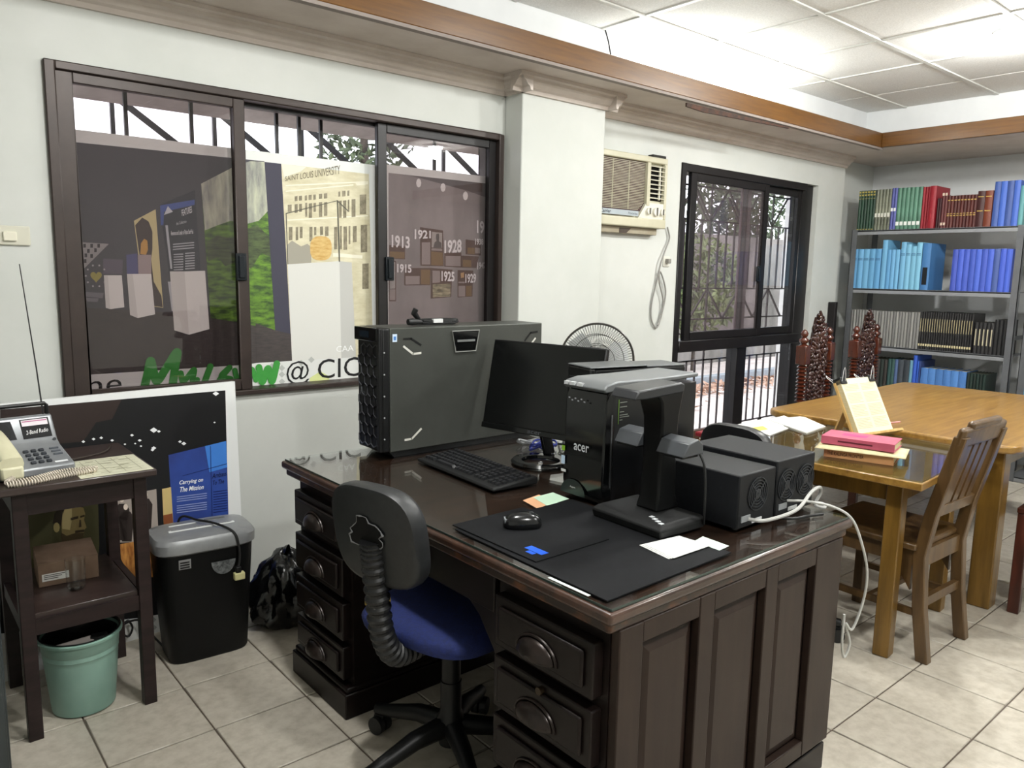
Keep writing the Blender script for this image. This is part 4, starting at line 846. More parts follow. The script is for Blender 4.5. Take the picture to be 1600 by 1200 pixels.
for j in range(6): b.f += [(j*nn+k, j*nn+(k+1) % nn, ((j+1) % 6)*nn+(k+1) % nn, ((j+1) % 6)*nn+k) for k in range(nn)]
b.build('ring_base', blk_g, mo, smooth=True)
# loose cables behind the monitor
for k, (lab, col, cx_, cy_, sd) in enumerate([('bundled white cable behind the monitor foot', '#c7c9cc', 1.47, -.43, 1), ('bundled blue-ended cable behind the monitor foot', '#34429a', 1.45, -.51, 2), ('bundled black cable behind the monitor foot', '#202124', 1.56, -.56, 3)]):
    rnd = random.Random(sd); pts = []
    for i in range(26): a = i*.75; pts.append((cx_+.055*math.cos(a)+rnd.uniform(-.012, .012), cy_+.04*math.sin(a)+rnd.uniform(-.01, .01), ZS+.005+.028*rnd.random()))
    tag(MB().tube(spline(pts, 4), .0035, 6).build('cable_bundle', plain(col, .4), smooth=True), lab, 'cable')
# ---------------------------------------------------------------- keyboard
kb = T('keyboard', 'black computer keyboard lying before the monitor', 'keyboard', (1.055, -.610, ZS), rotz=R(-3.5))
MB().prism([(-.085, .002), (-.085, .012), (.085, .026), (.085, .002)], 'y', -.225, .225).build('tray', blk_m, kb, bevel=.005)
keys = MB()
def key(x, y, wx, wy):
    z = .0125+(x+.085)/.17*.014; keys.add([(x-wx/2, y-wy/2, z-.004), (x+wx/2, y-wy/2, z-.004), (x+wx/2, y+wy/2, z-.003), (x-wx/2, y+wy/2, z-.003), (x-wx*.36, y-wy*.38, z+.0062), (x+wx*.36, y-wy*.38, z+.0072), (x+wx*.36, y+wy*.38, z+.0072), (x-wx*.36, y+wy*.38, z+.0062)], [(4,5,6,7), (0,1,5,4), (1,2,6,5), (2,3,7,6), (3,0,4,7)])
for r in range(6):
    xr = .060-r*.0215 - (.004 if r else 0)
    for c in range(23):
        y = .205-c*.0186
        if c in (15, 19): continue
        if r == 5 and 3 <= c <= 9: continue
        key(xr, y, .017, .0165)
key(.060-5*.0215-.004, .205-6*.0186, .017, .12)
ko = keys.build('keys', mat('key_black', '#1b1c1f', .4), kb, fix=False); ko['kind'] = 'stuff'
# ---------------------------------------------------------------- papers, mats, mouse
def sheet(name, label, cat, quad, z, th, m):
    c = sum((Vector(q) for q in quad), Vector((0, 0)))/4
    o = MB().add([(x-c.x, y-c.y, zz) for zz in (0, th) for x, y in quad], [(0,3,2,1), (4,5,6,7), (0,1,5,4), (1,2,6,5), (2,3,7,6), (3,0,4,7)]).build(name, m)
    o.location = (c.x, c.y, z); return tag(o, label, cat)
def zq(z, *pts): return [tuple(at_z(x, y, z).xy) for x, y in pts]
mat_b = mat('desk_mat_black', '#0e0f11', .7, col2='#121316', scale=50, spec=.15)
sheet('desk_mat', 'large black desk mat along the right front corner of the desk', 'mat', [(.660, -1.562), (1.095, -1.556), (1.095, -1.02), (.672, -1.03)], ZS, .0025, mat_b)
mp = sheet('mouse_pad', 'black mouse pad with blue printed mark lying on the desk mat', 'mat', [(.682, -1.325), (.925, -1.322), (.925, -1.00), (.682, -1.005)], ZS+.0027, .003, mat_b)
MB().box(-.085, -.062, -.14, -.08, .0031, .0034).build('blue_print', plain('#1f55c4'), mp); MB().box(-.10, -.087, -.125, -.10, .0031, .0034).build('blue_print', plain('#1f55c4'), mp)
ms = T('mouse', 'glossy black wireless computer mouse on the mouse pad', 'mouse', (.815, -1.125, ZS+.0057), rotz=R(-32))
b = loft([oval(.050*s, .030*s, z, n=24, p=.8) for s, z in ((.93, 0), (1, .006), (.97, .016), (.86, .026), (.62, .034), (.25, .038))]); b.build('shell', mat('mouse_black', '#101113', .22), ms, smooth=True)
MB().cyl((.022, -.004, .030), (.022, .004, .030), .009, n=12).build('wheel', plain('#3a3c3f', .4), ms, smooth=True); MB().box(-.047, -.040, -.012, .012, .014, .024).build('logo_patch', plain('#8c9094', .3), ms)
sheet('sticky_note', 'orange sticky note half hidden under the green one before the black tower', 'paper', zq(ZS, (817, 782), (842, 773), (868, 784), (840, 795)), ZS, .0006, plain('#dba983'))
sheet('sticky_note', 'pale green sticky note lying at the foot of the black tower', 'paper', zq(ZS, (833, 778), (864, 770), (889, 780), (855, 791)), ZS+.0008, .0006, plain('#bfdcc4'))
for k in range(3): sheet('paper_slip', ['lowest white paper slip in the small pile on the desk mat', 'middle white paper slip in the small pile on the desk mat', 'topmost white paper slip in the small pile on the desk mat'][k], 'paper', [tuple(Vector(p)+Vector((.004*k, .006-.004*k))) for p in zq(ZS, (1002, 855), (1057, 842), (1106, 857), (1048, 877))], ZS+.0028+.0014*k, .0011, plain('#dedfdb'))
sheet('paper_slip', 'pale green paper slip beside the white paper pile', 'paper', zq(ZS, (1084, 848), (1098, 840), (1139, 855), (1124, 862)), ZS+.0028, .0006, plain('#d3e6da'))
sheet('paper_strip', 'white paper strip showing under the desk mat at the front corner', 'paper', [(.648, -1.52), (.656, -1.52), (.656, -1.40), (.648, -1.40)], ZS, .0008, plain('#d6e2dc'))
# ---------------------------------------------------------------- Acer tower
ac = T('desktop_tower', 'glossy black desktop tower with grey top standing on the desk', 'computer', (1.33, -1.01, ZS))
A0 = ZS; AY0, AY1 = -1.120, -.962
MB().box(1.155, 1.53, AY0+.004, AY1-.004, A0+.008, A0+.325).build('case', mat('black_case', '#0c0d0f', .28), ac, bevel=.003)
MB().prism([(1.155, A0+.004), (1.120, A0+.004), (1.112, A0+.05), (1.118, A0+.30), (1.135, A0+.335), (1.155, A0+.335)], 'y', AY0, AY1).build('front_bezel', blk_g, ac, bevel=.005)
MB().prism([(1.105, A0+.332), (1.118, A0+.345), (1.16, A0+.352), (1.30, A0+.350), (1.53, A0+.352), (1.53, A0+.340), (1.30, A0+.334), (1.15, A0+.326), (1.115, A0+.322)], 'y', AY0-.002, AY1+.002).build('top_cover', mat('grey_top_plastic', '#6d7072', .4, metal=.2), ac, bevel=.004)
for k, (y0, y1) in enumerate(((-1.008, -.988), (-1.038, -1.018), (-.982, -.967))): MB().box(1.103, 1.122, y0, y1, A0+.333, A0+.342).build('front_port', plain('#b9bbbd', .3), ac)
fx = 1.111
quad_text('acer', [(fx, -1.008, A0+.145), (fx, -1.068, A0+.145), (fx, -1.068, A0+.165), (fx, -1.008, A0+.165)], plain('#c9ccd0', .25), ac, (-1, 0, 0), .002, bold=.01)
lay([(fx+.001, -0.958, A0+.135), (fx+.001, -0.971, A0+.135), (fx+.001, -0.971, A0+.150), (fx+.001, -0.958, A0+.150)], plain('#7fae2f', .4), ac, 'green_sticker', (-1, 0, 0), .002)
lay([(fx, -0.958, A0+.095), (fx, -0.973, A0+.095), (fx, -0.973, A0+.120), (fx, -0.958, A0+.120)], plain('#b9cfe6', .4), ac, 'blue_sticker', (-1, 0, 0), .002)
lay([(fx, -0.958, A0+.072), (fx, -0.978, A0+.072), (fx, -0.978, A0+.080), (fx, -0.958, A0+.080)], plain('#d9dadb', .4), ac, 'white_sticker', (-1, 0, 0), .002)
lays([[(fx, -0.985-.012*i, A0+.298-.006*(i % 2)), (fx, -0.992-.012*i, A0+.298-.006*(i % 2)), (fx, -0.992-.012*i, A0+.294-.006*(i % 2)), (fx, -0.985-.012*i, A0+.294-.006*(i % 2))] for i in range(6)], plain('#8e9194', .4), ac, 'slot_icons', (-1, 0, 0), .006)
arc = [(fx, -1.008+.05*math.cos(math.pi*k/14), A0+.012+.045*math.sin(math.pi*k/14)) for k in range(15)]
lay(arc, plain('#222a28', .15), ac, 'feature_badge', (-1, 0, 0), .002); quad_text('Aspire', [(fx, -0.998, A0+.030), (fx, -1.02, A0+.030), (fx, -1.02, A0+.037), (fx, -0.998, A0+.037)], plain('#d9dadb', .3), ac, (-1, 0, 0), .003)
lays([[(1.172, AY0+.0035, A0+.23), (1.1745, AY0+.0035, A0+.23), (1.1745, AY0+.0035, A0+.30), (1.172, AY0+.0035, A0+.30)]], plain('#6f9a3d', .4), ac, 'green_line', (0, -1, 0), .0008)
lays([[(1.178, AY0+.0035, A0+z), (1.178+l, AY0+.0035, A0+z), (1.178+l, AY0+.0035, A0+z+.0022), (1.178, AY0+.0035, A0+z+.0022)] for z, l in ((.290, .03), (.277, .03), (.263, .018), (.254, .034), (.248, .040), (.240, .012))], plain('#8f938c', .4), ac, 'spec_lines', (0, -1, 0), .0008)
MB().box(1.140, 1.146, AY0-.0015, AY0, A0+.05, A0+.26).build('chrome_strip', mat('chrome_strip', '#8a8c8e', .2, metal=.9), ac)
# ---------------------------------------------------------------- second tower
t2 = T('desktop_tower', 'matt black tower case with plain grey lid behind the glossy tower', 'computer', (1.475, -.88, ZS), rotz=R(-12))
MB().box(-.17, .190, -.064, .064, .006, .352).build('case', mat('matt_case', '#0b0c0d', .5, spec=.35), t2, bevel=.004)
MB().box(-.19, -.17, -.065, .065, .004, .356).build('front_bezel', blk, t2, bevel=.005)
MB().box(-.19, .03, -.066, .066, .356, .362).build('front_lid', mat('grey_lid', '#55585a', .45, metal=.2), t2, bevel=.003); MB().box(.03, .191, -.065, .065, .3525, .358).build('rear_lid', mat('grey_lid', ''), t2, bevel=.002)
for k in range(4): MB().box(-.193, -.189, -.05, .05, .26+.02*k, .264+.02*k).build('bay_line', plain('#26282a'), t2)
MB().tube(spline([(.186, -.05, .28), (.20, -.055, .20), (.197, -.05, .10), (.19, -.045, .06)], 6), .005, 6).build('rear_cable', rubber, t2, smooth=True)
# ---------------------------------------------------------------- overhead document scanner
sc = T('document_scanner', 'black overhead document scanner with pillar and square foot', 'scanner', (1.115, -1.285, ZS+.0026), rotz=R(-2))
ft = loft([[(-.085, -.118, 0), (.085, -.118, 0), (.085, .118, 0), (-.085, .118, 0)], [(-.090, -.122, .022), (.088, -.120, .022), (.088, .12, .022), (-.090, .122, .022)], [(-.075, -.110, .034), (.080, -.112, .034), (.080, .112, .034), (-.075, .110, .034)]]).build('foot', blk_m, sc, bevel=.004)
for k in range(4): MB().box(-.070+.008*k-.004, -.058+.008*k-.004, -.105+.017*k-.004, -.098+.017*k, .0338, .0352).build('button_mark', plain('#c9cccf', .3), ft)
pil = loft([[(x, y, z) for x, y in ((xc-a, -b2), (xc+a, -b2), (xc+a, b2), (xc-a, b2))] for xc, a, b2, z in ((.035, .045, .038, .034), (.035, .036, .033, .07), (.035, .032, .031, .18), (.035, .033, .034, .28), (.030, .040, .040, .325), (.022, .050, .042, .345), (.02, .054, .042, .356))]).build('pillar', mat('scanner_black', '#060708', .4, spec=.25), sc, bevel=.006)
hd_ = MB().prism([(-.115, .340), (-.10, .362), (.06, .372), (.075, .365), (.07, .345), (-.07, .338)], 'y', -.043, .043).build('camera_head', mat('scanner_grey', '#232528', .4), sc, bevel=.004)
for s in (-1, 1):
    y0, y1 = (.031, .115) if s > 0 else (-.125, -.033)
    a = MB().prism([(-.020, .198), (.0, .232), (.035, .240), (.055, .225), (.055, .200)], 'y', y0, y1).build('side_lamp', mat('scanner_lamp_grey', '#3f4246', .38), sc, bevel=.003)
    MB().box(-.015, .045, y0+.008, y1-.008, .193, .199).build('lamp_bar', blk, a)
MB().tube(spline([(.045, -.120, .205), (.05, -.135, .17), (.05, -.142, .11), (.06, -.135, .05), (.08, -.12, .0105)], 6), .0035, 6).build('lamp_lead', rubber, sc, smooth=True)
# ---------------------------------------------------------------- two enclosures with fans
for k, (lab, x0_, x1_, hh, nf, nm) in enumerate([('shorter black drive enclosure with one rear fan grille', 1.235, 1.405, .148, 1, ''), ('wider black drive enclosure with two rear fan grilles', 1.412, 1.608, .160, 2, '')]):
    y0_, y1_ = -1.478, -1.19 if k else -1.22
    o = T('drive_enclosure', lab, 'enclosure', ((x0_+x1_)/2, (y0_+y1_)/2, ZS), group='black drive enclosures')
    MB().box(x0_, x1_, y0_, y1_, ZS+.006, ZS+hh).build('case', mat('enclosure_black', '#101114', .5, col2='#141619', scale=60, spec=.25), o, bevel=.004)
    for fx_ in (x0_+.02, x1_-.02):
        for fy_ in (y0_+.02, y1_-.02): MB().cyl((fx_, fy_, ZS), (fx_, fy_, ZS+.006), .008, n=10).build('foot', rubber, o)
    for f in range(nf):
        cx_ = (x0_+x1_)/2+((f-.5)*.096 if nf == 2 else 0); cz_ = ZS+.088
        g = MB()
        for rr in (.012, .020, .028, .036, .044): g.tube([(cx_+rr*math.cos(a), y0_-.002, cz_+rr*math.sin(a)) for a in [2*math.pi*i/24 for i in range(24)]], .0016, 4, closed=True)
        for a in (.785, 2.356): g.bar((cx_-.046*math.cos(a), y0_-.002, cz_-.046*math.sin(a)), (cx_+.046*math.cos(a), y0_-.002, cz_+.046*math.sin(a)), .003, .003)
        g.build('fan_grille', mat('fan_wire', '#34373b', .4, metal=.4), o)
        MB().cyl((cx_, y0_-.003, cz_), (cx_, y0_+.001, cz_), .012, n=16).build('fan_hub', plain('#26282b', .4), o)
    MB().box(x0_+.015, x0_+.055, y0_-.0025, y0_+.001, ZS+.022, ZS+.038).build('port_block', plain('#8b8e90', .4), o)
    MB().box(x0_+.065, x0_+.11, y0_-.002, y0_+.001, ZS+.012, ZS+.022).build('rating_label', plain('#cfd1d2', .4), o)
# paper on top of the shorter one
sheet('paper_slip', 'white paper slip lying on top of the shorter drive enclosure', 'paper', [(1.30, -1.25), (1.36, -1.26), (1.37, -1.21), (1.31, -1.20)], ZS+.1485, .0006, plain('#d9dbdb'))
# grey cables from the enclosures over the desk edge
def cable(name, label, pts, r, m, k=8): return tag(MB().tube(spline(pts, k), r, 7).build(name, m, smooth=True), label, 'cable')
cgrey = plain('#a9a9a6', .4)
cable('data_cable', 'thick grey cable arching between the rear ports of the drive enclosures', [(1.272, -1.486, ZS+.03), (1.30, -1.52, ZS+.03), (1.40, -1.545, ZS+.045), (1.50, -1.53, ZS+.072), (1.575, -1.515, ZS+.070), (1.60, -1.505, ZS+.045), (1.585, -1.50, ZS+.015), (1.60, -1.52, ZS+.008), (1.618, -1.505, ZS+.012), (1.605, -1.49, ZS+.014)], .0048, cgrey)
cable('hanging_cable', 'long white-grey cable hanging over the right end of the desk', [(1.46, -1.484, ZS+.045), (1.49, -1.53, ZS+.048), (1.54, -1.575, ZS+.035), (1.575, -1.612, ZS+.004), (1.605, -1.632, ZS-.07), (1.65, -1.632, ZS-.16), (1.665, -1.622, ZS-.25), (1.635, -1.612, ZS-.33), (1.612, -1.602, ZS-.31), (1.648, -1.602, ZS-.38), (1.632, -1.597, ZS-.42), (1.605, -1.60, ZS-.37), (1.60, -1.602, ZS-.28)], .0036, plain('#bdbdb9', .4))
cable('black_lead', 'short black lead with ferrite lying behind the drive enclosures', [(1.40, -1.49, ZS+.012), (1.44, -1.515, ZS+.006), (1.50, -1.53, ZS+.006), (1.545, -1.545, ZS+.006)], .004, rubber)
# ================================================================ OFFICE CHAIRS
def lathe_ribs(path, r0, r1, n):  # corrugated sleeve
    P = spline(path, 40); step = max(1, len(P)//n); rr = []
    return P, [r1 if (i//2) % 2 else r0 for i in range(len(P))]
def office_chair(name, label, loc, rz, seatm, backm, torn, z1=.895):
    o = T(name, label, 'chair', loc, rotz=rz)
    for k in range(5):
        a = 2*math.pi*k/5+.35; d = Vector((math.cos(a), math.sin(a), 0))
        MB().tube([d*.03+Vector((0, 0, .125)), d*.12+Vector((0, 0, .118)), d*.24+Vector((0, 0, .082)), d*.285+Vector((0, 0, .072))], [.030, .026, .020, .018], 8).build('base_arm', blk, o, smooth=True)
        t = Vector((-d.y, d.x, 0)); c = d*.275
        cs = MB().cyl(c+t*.004+Vector((0, 0, .027)), c+t*.024+Vector((0, 0, .027)), .027, n=18); cs.cyl(c-t*.024+Vector((0, 0, .027)), c-t*.004+Vector((0, 0, .027)), .027, n=18)
        w_ = cs.build('caster', rubber, o, smooth=40); MB().tube([c+d*.016+Vector((0, 0, .03)), c+d*.012+Vector((0, 0, .056)), c-d*.02+Vector((0, 0, .054))], .010, 8).build('caster_hood', blk, w_, smooth=True)
    MB().lathe([(.034, .07), (.040, .11), (.040, .15), (.030, .17), (.030, .26), (.027, .26), (.027, .42)], n=20).build('gas_column', blk, o, smooth=40)
    MB().box(-.09, .09, -.07, .07, .415, .442).build('seat_plate', blk, o, bevel=.004)
    loft([oval(.19, .19, .440, n=40, p=.55), oval(.205, .21, .446, n=40, p=.55), oval(.21, .215, .466, n=40, p=.55), oval(.20, .205, .484, n=40, p=.55), oval(.17, .18, .492, n=40, p=.6), oval(.08, .09, .494, n=40, p=.8)]).build('seat', seatm, o, smooth=True)
    # backrest: rounded rectangle slab, curved
    hw, z0 = .143, z1-.262; b = MB(); rings = []
    def outline(s, x):
        pts = []
        for i in range(40):
            t = 2*math.pi*i/40; y = hw*s*math.copysign(abs(math.cos(t))**.62, math.cos(t)); z = (z0+z1)/2+(z1-z0)/2*s*math.copysign(abs(math.sin(t))**.62, math.sin(t))
            pts.append((x-.05*(z-z0)/.3+.25*y*y, y, z))
        return pts
    bk = loft([outline(.90, -.285), outline(.97, -.282), outline(1, -.270), outline(1, -.245), outline(.97, -.232), outline(.90, -.228)]).build('backrest', backm, o, smooth=50)
    P = spline([(-.05, 0, .428), (-.15, 0, .418), (-.225, 0, .43), (-.268, 0, .50), (-.284, 0, .60), (-.297, 0, .70), (-.302, 0, .755)], 16)
    MB().tube(P, [.032 if (i % 4) < 2 else .027 for i in range(len(P))], 16).build('corrugated_sleeve', mat('sleeve_rubber', '#17181a', .5), o, smooth=20)
    MB().tube([(.03, -.08, .405), (.02, -.20, .39), (.02, -.25, .385)], .006, 6).build('height_lever', blk, o, smooth=True)
    if torn:
        rnd = random.Random(4); pts = []
        for k in range(30):
            a = -.35+k*(2*math.pi-.9)/29+math.pi*1.6; r = .046+rnd.uniform(-.009, .010)
            y = .012+r*1.15*math.cos(a); z = .765+r*math.sin(a); pts.append((-.2885-.05*(z-z0)/.3, y, z))
        MB().poly(pts).build('torn_hole', plain('#060607', .8), bk, fix=False)
        MB().tube(pts, [.0009+.0026*rnd.random()**2 for _ in pts], 6).build('torn_edge', plain('#7d7e80', .6), bk, smooth=True, label='frayed pale edge of the torn cover')
        MB().box(-.17, -.12, .115, .17, .494, .518).build('foam_patch', plain('#8a7434', .7), o, bevel=.004)
    return o
navy = mat('navy_fabric', '#10215c', .85, col2='#0c1a4b', scale=90, bump=.3, bscale=300)
ch1 = office_chair('office_chair', 'swivel office chair with navy seat and torn black back', (.765, -.89, 0), R(14), navy, mat('black_vinyl', '#1d1f21', .45, col2='#232527', scale=60), True)
ch2 = office_chair('office_chair', 'black office chair behind the desk with only its back rim visible', (2.215, -1.0, 0), R(2), mat('black_fabric_seat', '#121315', .8), mat('black_vinyl_plain', '#141517', .4), False, .885)
tape = T('wooden_block', 'short yellowish wooden block lying on the navy seat', 'block', (.85, -.985, .4955), rotz=R(35))
MB().box(-.05, .05, -.016, .016, 0, .026).build('block', mat('yellow_wood', '#7d5f28', .55, col2='#684c1e', scale=12, stretch=(1, 6, 6)), tape, bevel=.005)

# ================================================================ PEDESTAL FAN behind the desk
fn = T('pedestal_fan', 'grey wire-guarded pedestal fan standing behind the monitor', 'fan', (2.47, .20, 0), rotz=R(-40))
wirem = mat('fan_guard_wire', '#4b4a47', .35, metal=.6)
MB().lathe([(0, 0), (.17, 0), (.17, .012), (.05, .03), (.02, .035)], n=28).build('base', blk, fn, smooth=40); MB().cyl((0, 0, .03), (0, 0, .86), .013, n=12).build('pole', mat('pole_chrome', '#8a8c8e', .25, metal=.8), fn, smooth=True)
FZ = .965; FR = .188
g = MB()
for side_, dep in ((-1, .055), (1, .05)):
    for k in range(84):
        a = 2*math.pi*k/84; pts = []
        for t in (.16, .5, .8, .96, 1.0): pts.append((FR*t*math.cos(a), -.02+side_*dep*(1-t**3), FZ+FR*t*math.sin(a)))
        g.tube(pts, .0011, 3, cap=False)
    for rr in (.16, .45, .72, 1.0): g.tube([(FR*rr*math.cos(a), -.02+side_*dep*(1-rr**3), FZ+FR*rr*math.sin(a)) for a in [2*math.pi*i/40 for i in range(40)]], .0022, 4, closed=True)
gg = g.build('wire_guard', wirem, fn, fix=False)
MB().tube([(FR*1.01*math.cos(a), -.02, FZ+FR*1.01*math.sin(a)) for a in [2*math.pi*i/48 for i in range(48)]], .006, 6, closed=True).build('guard_rim', wirem, fn, smooth=True)
for k in range(3):
    a = 2*math.pi*k/3+.4; b = MB(); 
    pts = [(r*math.cos(a+w), -.02+dy, FZ+r*math.sin(a+w)) for r, w, dy in ((.035, -.5, -.012), (.10, -.55, -.018), (.165, -.42, -.015), (.175, .12, .008), (.13, .45, .014), (.04, .5, .010))]
    b.poly(pts).build('blade', plain('#c3c6c6', .4), fn, solid=.002)
MB().cyl((0, -.05, FZ), (0, .01, FZ), .033, n=18).build('hub_cap', blk, fn, smooth=40); MB().tube([(0, .03, FZ), (0, .07, FZ), (0, .13, FZ-.005)], [.055, .06, .035], 16).build('motor_housing', blk, fn, smooth=40); MB().cyl((0, .05, .85), (0, .05, FZ-.04), .02, n=10).build('neck', blk, fn, smooth=True)

# ================================================================ AIR CONDITIONER
acm = mat('ivory_plastic', '#c6c2ac', .45, col2='#bcb8a0', scale=5); acd = plain('#2a2220', .8)
YA = .525
au = T('air_conditioner', 'ivory window air conditioner with brown grille set in the wall', 'air conditioner', (3.08, YA, 1.66))
X0, X1, Z0, Z1 = 2.775, 3.385, 1.688, 2.105
MB().box(X0, X1, YA+.03, YW, Z0, Z1).build('chassis', acm, au, bevel=.006)
MB().box(X0+.012, X0+.425, YA+.021, YA+.032, Z0+.095, Z1-.035).build('grille_backing', plain('#4d3b3a', .8), au)
n_sl = 31
for k in range(n_sl):
    z = Z0+.104+k*(Z1-.042-Z0-.104)/(n_sl-1); xe = X0+.425 if z > Z0+.15 else X0+.425-(Z0+.15-z)*1.2
    MB().box(X0+.012, xe, YA+.017, YA+.022, z-.0013, z+.0013).build('slat', acm, au)
for x in (X0+.14, X0+.28): MB().box(x-.001, x+.001, YA+.015, YA+.022, Z0+.10, Z1-.04).build('slat_tie', acm, au)
MB().box(X0, X1, YA, YA+.032, Z1-.035, Z1).build('top_frame', acm, au, bevel=.006); MB().box(X0, X1, YA-.004, YA+.032, Z0, Z0+.055).build('bottom_frame', acm, au, bevel=.008, seg=3)
MB().box(X0, X0+.012, YA, YA+.032, Z0+.055, Z1-.035).build('side_frame', acm, au); MB().box(X0+.425, X0+.455, YA, YA+.032, Z0+.13, Z1-.035).build('middle_frame', acm, au, bevel=.003); MB().box(X1-.022, X1, YA, YA+.032, Z0+.055, Z1-.035).build('side_frame', acm, au, bevel=.004)
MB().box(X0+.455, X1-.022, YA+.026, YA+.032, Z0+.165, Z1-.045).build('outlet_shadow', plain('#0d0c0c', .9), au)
for k in range(8):
    z = Z0+.180+k*.0265; MB().obox((X0+.522, YA+.013, z), (.135, .022, .003), Euler((R(20), 0, 0))).build('louver', plain('#dcd8c6', .4), au)
MB().box(X0+.550, X0+.556, YA+.008, YA+.02, Z0+.17, Z1-.05).build('louver_link', plain('#e6e3d6', .4), au)
MB().prism([(X0+.36, Z0+.055), (X1-.022, Z0+.055), (X1-.022, Z0+.148), (X0+.43, Z0+.148)], 'y', YA+.004, YA+.030).build('control_panel', mat('panel_ivory', '#d9d7c8', .4), au)
lay([(X0+.012, YA, Z0+.062), (X0+.355, YA, Z0+.062), (X0+.355, YA, Z0+.092), (X0+.012, YA, Z0+.092)], plain('#a9b2b8', .35), au, 'silver_strip', (0, -1, 0), .0002)
quad_text('Carrier', [(X0+.03, YA, Z0+.068), (X0+.115, YA, Z0+.068), (X0+.115, YA, Z0+.088), (X0+.03, YA, Z0+.088)], plain('#23262c'), au, (0, -1, 0), .0012, bold=.01, shear=.2)
quad_text('Favorite', [(X0+.265, YA, Z0+.070), (X0+.345, YA, Z0+.070), (X0+.345, YA, Z0+.084), (X0+.265, YA, Z0+.084)], plain('#5a5f66'), au, (0, -1, 0), .0012)
for kx, kr in ((X0+.445, .020), (X0+.512, .026), (X0+.570, .019)):
    MB().cyl((kx, YA-.012, Z0+.098), (kx, YA+.006, Z0+.098), kr, n=20).build('knob', plain('#e2e0d6', .35), au, smooth=40); MB().box(kx-.004, kx+.004, YA-.018, YA-.010, Z0+.098-kr*.9, Z0+.098+kr*.9).build('knob_grip', plain('#6d6c66', .4), au)
MB().box(X1-.13, X1-.01, YA+.01, YA+.05, Z1, Z1+.016).build('dark_foam_strip', plain('#2b2a28', .8), au)
su_ = T('sill_board', 'narrow wooden ledge under the air conditioner', 'ledge', (3.08, YA, 1.65))
MB().box(2.775, 3.34, .555, YW, 1.650, 1.688).build('ledge', mat('beige_ledge', '#a39a86', .6, col2='#8f8672', scale=8), su_, bevel=.002); MB().prism([(3.0, 1.650), (3.06, 1.650), (3.10, 1.680), (3.0, 1.680)], 'y', .552, .556).build('dark_gap', plain('#4a4038'), su_)
so = T('wall_socket', 'small white wall socket beside the garden window', 'socket', (3.47, YW, 1.475)); zsk = at_y(1040, 408, YW)
MB().box(zsk.x-.028, zsk.x+.034, YW-.008, YW, zsk.z-.035, zsk.z+.030).build('plate', plain('#d6d5cb', .4), so, bevel=.003); MB().box(zsk.x-.014, zsk.x+.016, YW-.034, YW-.007, zsk.z-.014, zsk.z+.014).build('plug', plain('#8b8881', .4), so, bevel=.004)
cable('appliance_cord', 'grey air conditioner cord looping down the wall from the socket', [at_y(1043, 355, .585), at_y(1046, 372, .585), at_y(1040, 390, .58), at_y(1033, 410, .575), at_y(1026, 440, .585), at_y(1018, 475, .59), at_y(1018, 500, .59), at_y(1026, 512, .59), at_y(1034, 490, .588), at_y(1040, 455, .586), at_y(1032, 425, .58), at_y(1030, 440, .577), at_y(1036, 470, .58), at_y(1033, 495, .58), at_y(1027, 508, .58)], .005, plain('#8e8c88', .45))

# ================================================================ OAK TABLES AND CHAIR
oak = mat('oak_varnish', '#a07b3c', .30, col2='#6f4d1d', scale=3.5, stretch=(1.0, 12, 12), det=8, contrast=(.32, .78), coat=.3)
oak_d = mat('oak_legs', '#7c5c24', .36, col2='#624716', scale=4, stretch=(8, 8, .8), det=6, coat=.2)
oak_c = mat('oak_chair', '#5f4728', .36, col2='#47331b', scale=4, stretch=(7, 7, .9), det=6, coat=.2)
# conference table with rounded corners
bt = T('conference_table', 'large oak conference table with rounded corners', 'table', (4.0, -.95, 0), rotz=R(1.5))
def rrect(hx, hy, r, n=8):
    out = []
    for cx, cy, a0 in ((hx-r, hy-r, 0), (-hx+r, hy-r, 90), (-hx+r, -hy+r, 180), (hx-r, -hy+r, 270)):
        out += [(cx+r*math.cos(R(a0+90*i/n)), cy+r*math.sin(R(a0+90*i/n))) for i in range(n+1)]
    return out
ZB = .735
MB().prism(rrect(.89, .57, .09), 'z', ZB-.035, ZB).build('tabletop', oak, bt, bevel=.010, seg=3)
for sx in (-1, 1):
    for sy in (-1, 1): MB().box(sx*.78-.045, sx*.78+.045, sy*.47-.045, sy*.47+.045, 0, ZB-.035).build('leg', oak_d, bt, bevel=.006)
for sy in (-1, 1): MB().box(-.735, .735, sy*.47-.012, sy*.47+.012, ZB-.12, ZB-.035).build('apron', oak_d, bt)
for sx in (-1, 1): MB().box(sx*.78-.012, sx*.78+.012, -.425, .425, ZB-.12, ZB-.035).build('apron', oak_d, bt)
# small table with glass top
s2 = T('reading_table', 'smaller oak table with glass top holding books and papers', 'table', (2.70, -1.02, 0), rotz=R(4))
ZN = .712
MB().box(-.42, .36, -.455, .455, ZN-.028, ZN).build('tabletop', oak, s2, bevel=.004)
MB().box(-.415, .355, -.45, .45, ZN+.0005, ZN+.0065).build('glass_top', glass_mat('table_glass', '#dfe6de', .10), s2)
for sx, sy in ((-.295, -.335), (.30, -.335), (-.295, .36), (.30, .36)): MB().box(sx-.029, sx+.029, sy-.029, sy+.029, 0, ZN-.028).build('leg', oak_d, s2, bevel=.004)
for sy in (-.345, .37): MB().box(-.266, .271, sy-.010, sy+.010, ZN-.11, ZN-.028).build('apron', oak_d, s2)
for sx in (-.305, .31): MB().box(sx-.010, sx+.010, -.306, .331, ZN-.11, ZN-.028).build('apron', oak_d, s2)
ZP = ZN+.007
